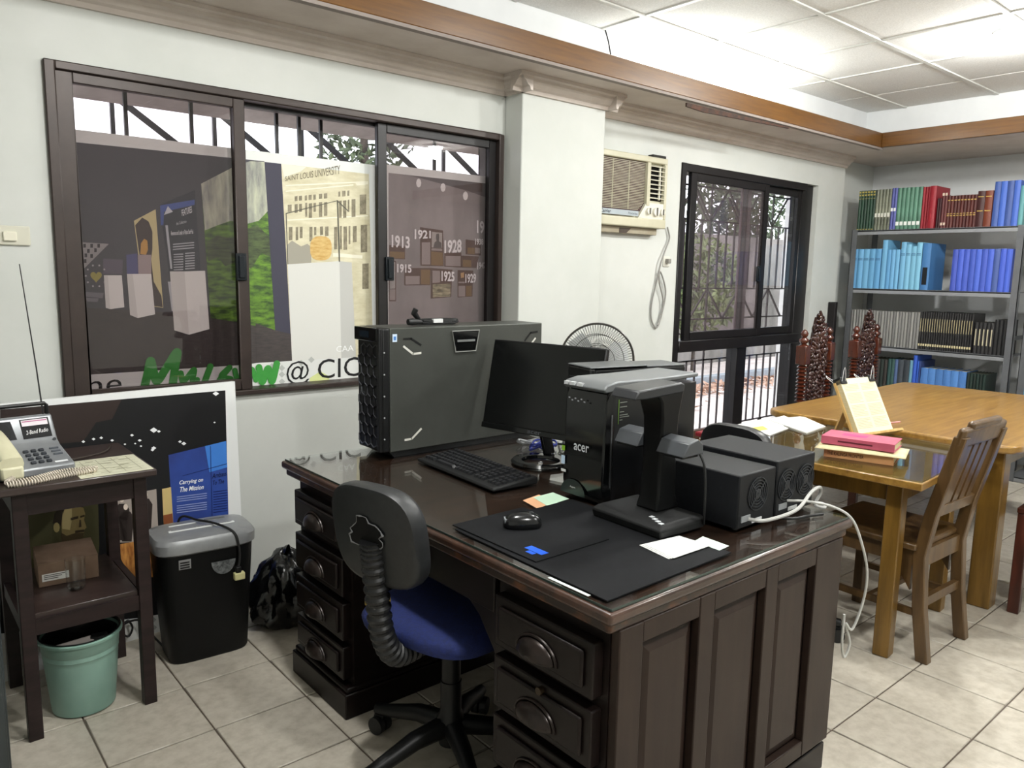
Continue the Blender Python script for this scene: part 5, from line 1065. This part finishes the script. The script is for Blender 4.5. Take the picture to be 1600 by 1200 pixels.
# oak chair pushed up to the small table, its back to the viewer's right
oc = T('oak_chair', 'oak slat-back chair drawn up to the reading table', 'chair', (2.66, -1.27, 0), rotz=R(-2))
def bent(pts, w_, d_):  # square post along a polyline in the y-z plane, at x
    b = MB()
    for k, (x, y, z) in enumerate(pts): b.v += [Vector((x-w_/2, y-d_/2, z)), Vector((x+w_/2, y-d_/2, z)), Vector((x+w_/2, y+d_/2, z)), Vector((x-w_/2, y+d_/2, z))]
    n = len(pts)
    for k in range(n-1): b.f += [(k*4+i, k*4+(i+1) % 4, k*4+4+(i+1) % 4, k*4+4+i) for i in range(4)]
    b.f += [(3, 2, 1, 0), (n*4-4, n*4-3, n*4-2, n*4-1)]
    return b
for sx in (-.165, .165):
    bent([(sx, -.235, 0), (sx, -.205, .20), (sx, -.190, .40), (sx, -.215, .56), (sx, -.29, .865)], .038, .045).build('back_post', oak_c, oc, bevel=.004)
    MB().box(sx-.019, sx+.019, .17, .21, 0, .42).build('leg', oak_c, oc, bevel=.003)
    MB().box(sx-.010, sx+.010, -.17, .17, .355, .42).build('seat_rail', oak_c, oc); MB().box(sx-.008, sx+.008, -.185, .17, .165, .19).build('stretcher', oak_c, oc)
    MB().prism([(-.165, .355), (-.10, .355), (-.165, .26)], 'x', sx-.009, sx+.009).build('corner_brace', oak_c, oc); MB().prism([(.17, .355), (.10, .355), (.17, .26)], 'x', sx-.009, sx+.009).build('corner_brace', oak_c, oc)
MB().box(-.146, .146, .18, .20, .355, .42).build('seat_rail', oak_c, oc); MB().box(-.146, .146, -.20, -.18, .355, .42).build('seat_rail', oak_c, oc); MB().box(-.146, .146, -.212, -.192, .20, .235).build('stretcher', oak_c, oc); MB().box(-.157, .157, -.02, .0, .167, .188).build('stretcher', oak_c, oc)
MB().box(-.20, .20, -.185, .225, .42, .445).build('seat', oak_c, oc, bevel=.006)
MB().obox((0, -.222, .575), (.30, .022, .045), Euler((R(13), 0, 0))).build('lower_rail', oak_c, oc, bevel=.002)
for sx in (-.09, -.03, .03, .09): MB().bar((sx, -.225, .59), (sx, -.285, .83), .040, .012, up=(0, 1, 0)).build('slat', oak_c, oc)
MB().obox((0, -.288, .86), (.37, .030, .075), Euler((R(13), 0, 0))).build('crest_rail', oak_c, oc, bevel=.012, seg=3); MB().obox((0, -.297, .900), (.25, .028, .030), Euler((R(13), 0, 0))).build('crest_cap', oak_c, oc, bevel=.010, seg=3)
# a second, darker wooden chair behind it, under the small table
dc = T('side_chair', 'dark wooden chair pushed in on the far side of the reading table', 'chair', (2.62, -.52, 0), rotz=R(182))
dcm = mat('dark_chair_wood', '#4b2f1e', .4, col2='#38210f', scale=5, stretch=(6, 6, 1))
for sx in (-.18, .18):
    bent([(sx, -.20, 0), (sx, -.19, .42), (sx, -.21, .66)], .035, .04).build('back_post', dcm, dc, bevel=.003); MB().box(sx-.018, sx+.018, .16, .20, 0, .42).build('leg', dcm, dc, bevel=.003)
    MB().box(sx-.01, sx+.01, -.17, .16, .36, .42).build('seat_rail', dcm, dc)
MB().box(-.20, .20, -.19, .21, .42, .442).build('seat', dcm, dc, bevel=.005); MB().box(-.165, .165, -.215, -.195, .62, .66).build('crest_rail', dcm, dc)
for sx in (-.11, -.04, .04, .11): MB().box(sx-.018, sx+.018, -.208, -.198, .44, .62).build('slat', dcm, dc)
MB().box(-.16, .16, .165, .185, .12, .145).build('stretcher', dcm, dc)
# mahogany chair at the far right edge
mh = T('mahogany_chair', 'dark mahogany chair with blue cushion cut off by the right edge', 'chair', (3.46, -1.72, 0), rotz=R(3))
mhm = mat('mahogany', '#4a1f13', .28, col2='#331209', scale=5, stretch=(6, 6, 1), coat=.3)
for sx in (-.19, .19):
    for sy in (.17, -.20): MB().box(sx-.022, sx+.022, sy-.022, sy+.022, 0, .44 if sy > 0 else .95).build('leg', mhm, mh, bevel=.004)
for sy in (.17, -.20): MB().box(-.168, .168, sy-.012, sy+.012, .36, .44).build('seat_rail', mhm, mh)
for sx in (-.19, .19): MB().box(sx-.012, sx+.012, -.178, .148, .36, .44).build('seat_rail', mhm, mh)
MB().box(-.215, .215, -.178, .195, .44, .465).build('seat', mhm, mh, bevel=.005); MB().box(-.168, .168, -.21, -.19, .78, .93).build('crest_rail', mhm, mh, bevel=.01)
o = loft([oval(.19, .17, 0, n=28, p=.5), oval(.205, .18, .02, n=28, p=.5), oval(.195, .17, .05, n=28, p=.5), oval(.12, .10, .06, n=28, p=.6)]).build('seat_cushion', mat('blue_cushion', '#3c76b0', .8, col2='#2f6298', scale=30), smooth=True); o.location = (3.46, -1.705, .4655); tag(o, 'blue seat cushion lying on the mahogany chair', 'cushion')

# ---------------------------------------------------------------- books and papers on the small table
def obook(name, label, loc, rz, L_, W_, H_, cover, pages, cat='book', band=None):
    o = T(name, label, cat, loc, rotz=rz)
    MB().box(-L_/2, L_/2, -W_/2, W_/2, 0, .0025).build('back_cover', cover, o); MB().box(-L_/2, L_/2, -W_/2, W_/2, H_-.0025, H_).build('front_cover', cover, o); MB().box(-L_/2, L_/2, -W_/2, -W_/2+.003, .0025, H_-.0025).build('spine', cover, o)
    MB().box(-L_/2+.004, L_/2-.004, -W_/2+.003, W_/2-.004, .0025, H_-.0025).build('pages', pages, o)
    return o
pg = mat('page_block', '#cfc49f', .8, col2='#b8ab83', scale=4, stretch=(2, 2, 260))
kal = mat('brown_book_cloth', '#a56a4a', .6, col2='#b98a58', scale=5)
A1, A2 = at_z(1288, 727, ZP), at_z(1390, 733, ZP); ang = math.atan2(at_z(1395, 727, ZP).y-at_z(1288, 712, ZP).y, at_z(1395, 727, ZP).x-at_z(1288, 712, ZP).x)
ctr = (at_z(1288, 712, ZP)+at_z(1395, 729, ZP))/2
bdir = Vector((math.cos(ang), math.sin(ang), 0)); bper = Vector((-math.sin(ang), math.cos(ang), 0))
LB = (at_z(1395, 729, ZP)-at_z(1288, 712, ZP)).length
ctr = ctr+bper*.075
kb_ = obook('thick_book', 'thick brown book with lettered spine, lowest of the pile on the reading table', tuple(Vector((ctr.x, ctr.y, ZP))), ang, LB, .15, .034, kal, pg)
quad_text('THE KALINGA FRONTIER', [(-LB*.45, -.075, .010), (LB*.08, -.075, .010), (LB*.08, -.075, .024), (-LB*.45, -.075, .024)], plain('#3f2417'), kb_, (0, -1, 0), .0006, bold=.01)
pk = T('paper_packet', 'crumpled cream paper packet sandwiched between two books', 'packet', (ctr.x, ctr.y, ZP+.0345), rotz=ang+R(3))
MB().grid(lambda u, v: Vector(((u-.5)*(LB+.07), (v-.5)*.19, .004*math.sin(9*u+4*v)*math.sin(7*v)*0+.001+.012*math.sin(math.pi*min(1, max(0, u)))**.3*math.sin(math.pi*v)**.35)), 20, 10).build('wrapping', mat('cream_paper', '#d8cba4', .8, col2='#c9ba90', scale=20, bump=.6, bscale=40), pk, smooth=True, solid=.002)
rb = obook('pink_book', 'pink-red clothbound book on top of the pile on the reading table', (ctr.x+.01, ctr.y+.01, ZP+.0485), ang-R(2), LB*1.06, .15, .030, mat('pink_cloth', '#b8566e', .6, col2='#a94a60', scale=14), pg)
lays([[(-.07, -.0752, .012), (.055, -.0752, .012), (.055, -.0752, .018), (-.07, -.0752, .018)]], plain('#5a1f2c'), rb, 'spine_print', (0, -1, 0))
lays([[(-.07, -.02, .030), (.02, -.02, .030), (.02, .03, .030), (-.07, .03, .030)]], plain('#a83f74'), rb, 'cover_print', (0, 0, 1), .0004)
# open book on a stand with binder clips
bs_c = at_z(1372, 690, ZP)
bsd = T('book_stand', 'pale wooden reading stand propping a book on the table', 'stand', (bs_c.x+.07, bs_c.y+.06, ZP), rotz=R(-10))
tl2 = R(28)
def bsp(x, t, w): return Vector((x, math.sin(tl2)*t-math.cos(tl2)*w, .016+math.cos(tl2)*t+math.sin(tl2)*w))
def bsbox(x0, x1, t0, t1, w0, w1): return MB().add([bsp(x, t, w) for w in (w0, w1) for x, t in ((x0, t0), (x1, t0), (x1, t1), (x0, t1))], [(0,3,2,1), (4,5,6,7), (0,1,5,4), (1,2,6,5), (2,3,7,6), (3,0,4,7)])
lw = mat('light_wood', '#c9a76a', .5, col2='#b08d52', scale=6, stretch=(8, 1, 1))
bsbox(-.125, .125, 0, .245, -.010, 0).build('backboard', lw, bsd); bsbox(-.16, .16, -.012, 0, -.012, .045).build('ledge', lw, bsd, bevel=.002); MB().bar(bsp(0, .20, -.012), (0, .17, .004), .05, .008).build('prop', lw, bsd)
ob_ = T('propped_book', 'cream-paged book held upright on the reading stand by clips', 'book', (bs_c.x+.07, bs_c.y+.06, ZP), rotz=R(-10))
bsbox(-.118, .118, .002, .25, .001, .022).build('page_block', pg, ob_); bsbox(-.118, .118, .002, .254, .022, .024).build('open_page', mat('open_page', '#e3dcba', .7), ob_)
prt = []
for c in (-.058, .055):
    for k in range(30):
        if k in (5, 13, 22): continue
        t = .224-k*.0069; prt.append([bsp(c-.048, t, .0243), bsp(c+.048-(.02 if k % 7 == 4 else 0), t, .0243), bsp(c+.048-(.02 if k % 7 == 4 else 0), t+.0028, .0243), bsp(c-.048, t+.0028, .0243)])
lays(prt, plain('#b9b398'), ob_, 'printed_columns', bsp(0, 0, 1)-bsp(0, 0, 0), .0002)
for s in (-1, 1):
    bc = T('binder_clip', ['black binder clip with wire arms gripping the left top of the propped book', 'black binder clip with wire arms gripping the right top of the propped book'][s > 0], 'clip', (bs_c.x+.07, bs_c.y+.06, ZP), rotz=R(-10), group='binder clips on the propped book')
    bsbox(s*.098-.02, s*.098+.02, .230, .262, -.013, .028).build('jaw', blk, bc, bevel=.002)
    for w0, w1 in ((-.012, -.045), (.027, .05)):
        MB().tube([bsp(s*.098-.012, .242, w0), bsp(s*.098-.006, .285, w1), bsp(s*.098, .296, w1*1.1), bsp(s*.098+.006, .285, w1), bsp(s*.098+.012, .242, w0)], .0014, 5).build('wire_arm', plain('#c9cacc', .25), bc, smooth=True)
# loose papers at the far left of the small table
ZZ = ZP
for k, (nm, lab, q, th, c) in enumerate([('white_folder', 'thin white folder lying near the open book stand', ((1200, 657), (1254, 652), (1290, 668), (1260, 678)), .006, '#e6e6e2'), ('paper_sheet', 'white printed sheets fanned out beside the black chair back', ((1152, 664), (1195, 655), (1232, 670), (1202, 681)), .003, '#dcdbd6'), ('paper_sheet', 'yellow-marked leaflet lying on the fanned white sheets', ((1172, 670), (1192, 667), (1200, 672), (1182, 675)), .0008, '#d9d46a'), ('paper_sheet', 'plain white sheet under the edge of the white folder', ((1190, 658), (1225, 650), (1250, 660), (1215, 668)), .002, '#e9e9e6')]):
    sheet(nm, lab, 'paper', zq(ZZ, *q), ZZ+(.0035 if k == 2 else 0)+(.0002 if k == 3 else 0), th, plain(c))
rd = Vector((2.33, -.60, 0)); o = MB().box(-.045, .045, -.03, .03, 0, .022).build('red_case', mat('red_case', '#7d1420', .45), bevel=.006); o.location = (rd.x, rd.y, ZP); tag(o, 'small dark red case at the left end of the reading table', 'case')
pk2 = at_z(1388, 663, ZB); o = MB().box(-.05, .05, -.004, .004, 0, .006).build('pink_pen', plain('#d59a9a', .4), bevel=.002); o.location = (pk2.x+.05, pk2.y, ZB); o.rotation_euler = (0, 0, R(-12)); tag(o, 'pink pen lying on the conference table behind the book stand', 'pen')
# ================================================================ BOOKSHELVES AND BOOKS
steel = mat('shelf_steel', '#66686b', .42, metal=.3, col2='#5d5f62', scale=8, bump=0)
XF = 5.74
SZ = [1.795, 1.335, .885, .40]   # top faces of the shelves in view
bsY = [(.515, -.705), (-.76, -1.95)]
for k, (ya, yb) in enumerate(bsY):
    o = T('steel_bookshelf', ['grey steel bookshelf full of bound volumes against the far wall', 'second grey steel bookshelf cut off by the right edge'][k], 'bookshelf', (XF+.2, (ya+yb)/2, 0), group='grey steel bookshelves')
    for y in (ya, yb):
        for xx in (XF, XF+.36): MB().box(xx, xx+.04, y-.004 if y == ya else y, y if y == ya else y+.004, 0, 1.80).box(xx, xx+.004, y-.045 if y == ya else y, y if y == ya else y+.045, 0, 1.80).build('upright', steel, o)
        for zb in (.55, 1.0): MB().box(XF+.04, XF+.36, y-.004 if y == ya else y, y if y == ya else y+.004, zb, zb+.03).build('side_brace', steel, o)
    for z in SZ+[.04]:
        MB().box(XF+.005, XF+.395, yb+.005, ya-.005, z-.004, z).build('shelf', steel, o); MB().box(XF+.005, XF+.012, yb+.006, ya-.006, z-.038, z-.012).build('shelf_lip', mat('shelf_lip_steel', '#8d8f92', .4, metal=.3), o, bevel=.002)
        MB().box(XF+.012, XF+.016, yb+.006, ya-.006, z-.014, z-.004).build('shelf_groove', plain('#1b1c1e'), o)
# dark board to the left of the shelf
o = T('dark_screen', 'narrow black board standing upright left of the bookshelf', 'board', (5.62, .575, 0)); MB().box(5.60, 5.64, .535, .595, 0, 1.22).build('board', plain('#1a1718', .5), o, bevel=.003); MB().box(5.57, 5.67, .525, .598, 0, .02).build('foot', plain('#1a1718', .5), o)
BX = XF+.03
MATB = {}
def bmat(c, c2=None, sc=9):
    k = (c, c2)
    if k not in MATB: MATB[k] = mat('binding_'+c.lstrip('#')+('_'+c2.lstrip('#') if c2 else ''), c, .55, col2=c2 or None, scale=sc)
    return MATB[k]
pgs = mat('book_pages', '#cfc8b2', .8, col2='#b9b199', scale=4, stretch=(2, 260, 2))
NB_ = 0
def one_book(name, label, group, y1, w_, z, h, col, depth=.22, bands=(), labelpatch=None, col2=None, lean=0, xo=0):
    """a bound volume: cover case, page block, gilt bands on the spine"""
    o = T(name, label, 'book', (BX+xo+depth/2, y1-w_/2, z), rotz=0, group=group)
    t = min(.003, w_*.12); m = bmat(col, col2)
    n = 6; b = MB(); sp = [(-depth/2-.0065*math.sin(math.pi*i/n), w_/2-w_*i/n) for i in range(n+1)]
    poly = sp+[(depth/2, -w_/2), (depth/2, -w_/2+t), (-depth/2+.006, -w_/2+t), (-depth/2+.006, w_/2-t), (depth/2, w_/2-t), (depth/2, w_/2)]
    c = b.prism(poly, 'z', .0005, h).build('cover', m, o)
    MB().box(-depth/2+.006, depth/2-.004, -w_/2+t, w_/2-t, .003, h-.004).build('pages', pgs, o)
    for zz, hh, cc in bands:
        bw = (.30 if cc == '#15181c' else .16) if hh > .08 else .40
        lay([(-depth/2-.0068, w_*bw, zz), (-depth/2-.0068, -w_*bw, zz), (-depth/2-.0068, -w_*bw, zz+hh), (-depth/2-.0068, w_*bw, zz+hh)], plain(cc, .4), c, 'gilt_band', (-1, 0, 0), .0006)
    if lean: o.rotation_euler = (lean, 0, 0)
    return o
ORD = 'first second third fourth fifth sixth seventh eighth ninth tenth eleventh twelfth thirteenth fourteenth fifteenth sixteenth seventeenth eighteenth nineteenth twentieth'.split()
ORD += ['twenty-'+o for o in ORD[:9]]
def row(px0, px1, ypx, n, z, h, cols, name, label, group, depth=.22, bands=(), jit=.0, gap=.0022, col2=None, hs=None, each=None, xo=0):
    a = at_x(px0, ypx, BX).y; c = at_x(px1, ypx, BX).y; w_ = (a-c)/n; rnd = random.Random(int(px0*7))
    for i in range(n):
        hh = (hs[i % len(hs)] if hs else h)*(1+rnd.uniform(-jit, jit))
        one_book(name, each[i] if each else (label if n == 1 else label+', '+ORD[i]+' from the left'), group, a-i*w_-gap/2, w_-gap, z, hh, cols[i % len(cols)], depth, bands, col2=col2, xo=xo)
gold = '#b79b52'
z = SZ[0]
H = lambda ytop, zsh, px: at_x(px, ytop, BX).z-zsh
row(1341, 1367.5, 325, 6, z, H(298, z, 1354), ['#153826', '#173c2a', '#123322'], 'bound_volume', 'dark green gold-squared volume on the top shelf', 'dark green volumes on the top shelf', bands=((.270, .012, '#a99a56'), (.292, .012, '#a99a56'), (.246, .004, '#a99a56'), (.006, .005, '#a99a56')))
row(1367.5, 1392, 325, 5, z, H(296, z, 1380), ['#4b4f42', '#5d6152', '#3f4337', '#565a49', '#44483b'], 'marbled_volume', 'grey-green marbled volume on the top shelf', 'marbled volumes on the top shelf', col2='#8e917e', bands=((.10, .03, '#cfcfc4'),))
row(1392, 1401, 325, 2, z, H(294, z, 1396), ['#4b5191', '#555b9c'], 'thin_volume', 'thin violet-blue volume on the top shelf', 'violet volumes on the top shelf', bands=((.14, .025, '#e3e4e6'),))
row(1401, 1440, 325, 6, z, H(293, z, 1420), ['#48705c', '#3f6653', '#4c7661', '#436b57', '#54806b', '#3d6350'], 'green_volume', 'sage green white-labelled volume on the top shelf', 'sage green volumes on the top shelf', bands=((.03, .028, '#dfe3df'),), col2='#5b8a74')
row(1440, 1453, 325, 3, z, H(292, z, 1446), ['#8e1626', '#84121f', '#921a2a'], 'red_volume', 'bright red slim volume on the top shelf', 'red volumes on the top shelf')
row(1453, 1463, 325, 1, z, H(291, z, 1458), ['#8c1524'], 'red_volume', 'thickest red volume standing proud beside the maroon books on the top shelf', 'red volumes on the top shelf', depth=.25, xo=-.02)
row(1464, 1471, 325, 2, z, H(310, z, 1470), ['#33161a', '#3b1a1e'], 'thin_volume', 'thin blackish maroon volume on the top shelf', 'blackish maroon volumes on the top shelf')
row(1471, 1480, 325, 2, z, H(305, z, 1475), ['#5a2a2a', '#5e2d2c'], 'maroon_volume', 'maroon pale-edged volume on the top shelf', 'pale-edged maroon volumes', bands=((.02, .02, '#cdb9a8'), (.235, .02, '#cdb9a8')))
row(1480, 1526, 325, 9, z, H(305, z, 1503), ['#4a1a15', '#521e17', '#451713'], 'maroon_volume', 'short maroon gilt volume on the top shelf', 'maroon gilt volumes on the top shelf', bands=((.195, .007, gold), (.085, .006, gold), (.10, .004, gold)))
row(1526, 1550, 325, 2, z, H(298, z, 1540), ['#3a1716', '#6b2f1a'], 'brown_volume', None, 'tall brown volumes on the top shelf', bands=((.21, .006, gold), (.11, .006, gold)), each=['tall blackish brown volume right of the maroon row', 'tall reddish brown volume beside the royal blue books'])
row(1551, 1592, 325, 4, z, H(283, z, 1570), ['#3a5494', '#3f62b8', '#39508c', '#3f60b4'], 'blue_volume', 'tall royal blue volume on the top shelf', 'tall blue volumes on the top shelf')
row(1592, 1600, 325, 1, z, H(290, z, 1596), ['#5a9296'], 'teal_volume', 'teal volume at the right end of the top shelf', None)
# second shelf
z = SZ[1]
sky = ['#5b97c4', '#6aa5cf', '#6ba6cd', '#609cc6']
row(1330, 1375, 425, 5, z, H(389, z, 1350), sky, 'sky_blue_volume', 'short sky blue volume at left of second shelf', 'short sky blue volumes on the second shelf', bands=((.235, .004, '#3c5f86'), (.225, .004, '#3c5f86')))
row(1376, 1384, 425, 1, z, H(375, z, 1380), ['#6ba6cd'], 'sky_blue_volume', 'tall sky blue volume between two groups of short ones', None)
row(1384, 1404, 425, 3, z, H(390, z, 1394), sky, 'sky_blue_volume', 'short sky blue volume between tall ones, second shelf', 'short sky blue volumes between tall ones')
row(1405, 1438, 425, 4, z, H(380, z, 1420), ['#6fa9cd', '#76b0cf', '#72acc8', '#78b3cf'], 'sky_blue_volume', 'tall pale blue volume on the second shelf', 'tall pale blue volumes on the second shelf', hs=[H(378, z, 1420), H(382, z, 1420), H(385, z, 1420), H(379, z, 1420)], bands=((.27, .004, '#3c5f86'), (.26, .004, '#3c5f86')))
row(1439, 1452, 425, 1, z, H(380, z, 1446), ['#3f73a8'], 'ring_binder', 'blue ring binder with black finger slot on the second shelf', None, depth=.27, bands=((.04, .13, '#15181c'),))
row(1486, 1580, 425, 10, z, H(389, z, 1540), ['#3a4da8', '#4159bd', '#3e55b5', '#3850ac', '#4560c2', '#3c52ae', '#425cbf', '#41558f', '#3d56b8', '#425dc2'], 'royal_blue_volume', 'royal blue volume in the second shelf right row', 'royal blue volumes on the second shelf', jit=.004)
# third shelf
z = SZ[2]
row(1323, 1436, 515, 25, z, H(486, z, 1380), ['#84837f', '#6b6a68', '#8b8a86', '#757472', '#7d7c79'], 'grey_volume', 'slim grey volume on the third shelf', 'slim grey volumes on the third shelf', jit=.006)
row(1436, 1520, 520, 22, z, H(489, z, 1480), ['#201f20', '#262526', '#1b1a1b'], 'black_volume', 'tall black gilt-lettered volume on the third shelf', 'gilt black volumes on the third shelf', bands=((.135, .10, '#a39877'), (.025, .018, '#bfb48f')), jit=.01)
row(1521, 1552, 530, 5, z, H(504, z, 1536), ['#232223', '#1c1b1c'], 'black_volume', 'short black pale-lettered volume on the third shelf', 'short black volumes on the third shelf', bands=((.06, .12, '#b0a98f'),))
row(1552, 1572, 530, 3, z, H(500, z, 1565), ['#141415', '#19191a', '#101011'], 'plain_volume', 'plain black volume on the third shelf', 'plain black volumes on the third shelf')
# fourth shelf
z = SZ[3]
zt = lambda y, px: at_x(px, y, BX).z-z
row(1327, 1340, 590, 3, z, zt(560, 1330), ['#4a2a18', '#2a1a14', '#3d2417', '#241713'], 'brown_volume', 'dark brown volume on the fourth shelf', 'brown volumes on the fourth shelf')
row(1340, 1385, 590, 8, z, zt(560, 1365), ['#2b2320', '#33322f', '#26302c', '#2f2b28'], 'dark_volume', 'dark volume half hidden by the right carved chair', 'dark volumes on the fourth shelf')
row(1386, 1402, 585, 3, z, zt(561, 1394), ['#2b4a48', '#33524c', '#4a5f86'], 'green_volume', 'dark teal volume on the fourth shelf', 'teal volumes on the fourth shelf')
row(1402, 1420, 585, 2, z, zt(562, 1410), ['#3b4148', '#31373d'], 'slate_volume', 'slate grey volume on the fourth shelf', 'slate volumes on the fourth shelf')
row(1420, 1426, 585, 1, z, zt(563, 1422), ['#6c9bb0'], 'pale_volume', 'pale blue-green volume left of the tall blue book', None)
row(1426, 1432, 585, 1, z, zt(555, 1429), ['#2f57b8'], 'tall_blue_book', 'tallest bright blue book on the fourth shelf', None, depth=.27, xo=-.01)
row(1432, 1438, 585, 2, z, zt(564, 1436), ['#3961bd', '#2c3f72'], 'blue_book', 'blue book beside the tallest on the fourth shelf', 'blue books on the fourth shelf', depth=.26)
row(1438, 1510, 590, 6, z, zt(578, 1475), ['#4a79b8', '#4f80bf', '#4775b2'], 'thick_blue_volume', 'thick mid-blue volume on the fourth shelf', 'thick blue volumes on the fourth shelf', bands=((.135, .02, '#9fb9d6'),))
row(1510, 1540, 595, 6, z, zt(584, 1525), ['#16241f', '#1a2c26'], 'dark_green_volume', 'slim blackish green volume on the fourth shelf', 'blackish green volumes on the fourth shelf', bands=((.09, .09, '#9c9a6e'),))
# a few books on the second bookshelf at the edge
row(1592.5, 1604, 600, 2, SZ[3], .30, ['#5b97c4'], 'sky_blue_volume', 'sky blue volume on the bookshelf at right edge', 'volumes on the edge bookshelf')

# ================================================================ CARVED CHAIRS
car = mat('carved_mahogany', '#38180f', .24, col2='#220c07', scale=7, det=5, coat=.4); car_p = mat('carved_posts', '#4c2011', .26, col2='#351307', scale=5, stretch=(5, 5, 1), coat=.35)
cc = T('carved_chair', 'left high-backed chair of carved mahogany behind the conference table', 'chair', (4.305, -.02, 0), rotz=R(6), group='carved mahogany chairs')
hw = .20
for s in (-1, 1):
    MB().box(s*hw-.026, s*hw+.026, -.026, .026, 0, .50).build('leg', car_p, cc, bevel=.006); MB().box(s*hw-.024, s*hw+.024, -.40, -.352, 0, .43).build('leg', car_p, cc, bevel=.006)
    prof = [(.018, .50)]
    zz = .50
    while zz < .85: prof += [(.018, zz), (.033, zz+.008), (.033, zz+.014), (.018, zz+.022)]; zz += .024
    prof += [(.018, .872)]
    MB().lathe(prof, (s*hw, 0, 0), n=14).build('turned_post', car_p, cc, smooth=60)
    MB().box(s*hw-.037, s*hw+.037, -.034, .034, .865, .985).build('post_block', car_p, cc, bevel=.006)
    MB().lathe([(.030, .985), (.016, .995), (.031, 1.012), (.031, 1.022), (.014, 1.036), (.023, 1.050), (.025, 1.062), (.014, 1.080), (0, 1.088)], (s*hw, 0, 0), n=14).build('finial', car_p, cc, smooth=True)
MB().box(-.21, .21, -.40, .026, .43, .465).build('seat', car_p, cc, bevel=.008)
for y in (-.376, 0): MB().box(-hw+.026, hw-.026, y-.012, y+.012, .36, .43).build('seat_rail', car_p, cc)
for s in (-1, 1): MB().box(s*hw-.012, s*hw+.012, -.352, -.026, .36, .43).build('seat_rail', car_p, cc); MB().box(s*hw-.012, s*hw+.012, -.352, -.026, .12, .15).build('stretcher', car_p, cc)
def hwid(z):  # half width of the carved panel by height
    return .125 if z < .93 else .125*(1-((z-.93)/.27))**.8+.012
prof_ = [(-hwid(.50+.03*k)*.8, .50+.03*k) for k in range(23)]; prof_ = prof_+[(-x, z) for x, z in reversed(prof_)]
MB().prism(prof_, 'y', -.010, .012).build('splat_board', car, cc)
rnd = random.Random(21); b = MB()
zz = .52
while zz < 1.17:
    w_ = hwid(zz); nn = max(1, int(w_/.022))
    for i in range(-nn, nn+1):
        x = w_*i/nn*.92; r = rnd.uniform(.013, .022)*(1 if zz < 1.05 else .75); q = Euler((rnd.uniform(-.6, .6), rnd.uniform(-1, 1), rnd.uniform(-1, 1))).to_matrix()
        b.ball((x+rnd.uniform(-.006, .006), -.014, zz+rnd.uniform(-.006, .006)), (r*.62, .013, r*1.25), 8, 5, q)
    zz += .028
for s in (-1, 1):  # scrolled leaves along the edge
    for k in range(7):
        z0_ = .56+k*.085; x0_ = s*hwid(z0_)*1.0
        pts = [(x0_, -.006, z0_), (x0_+s*.020, -.012, z0_+.022), (x0_+s*.014, -.018, z0_+.042), (x0_-s*.004, -.020, z0_+.040), (x0_-s*.004, -.022, z0_+.026)]
        b.tube(spline(pts, 5), [.011-.0004*i for i in range(21)], 7)
b.tube(spline([(0, -.010, 1.13), (.006, -.014, 1.16), (0, -.012, 1.185), (-.004, -.01, 1.20)], 5), [.018-.0007*i for i in range(16)], 8)
b.build('carving', car, cc, smooth=True, fix=False)
dup(cc, (5.035, -.0, 0), R(6), 'right high-backed chair of carved mahogany nearer the bookshelf', 'carved mahogany chairs')
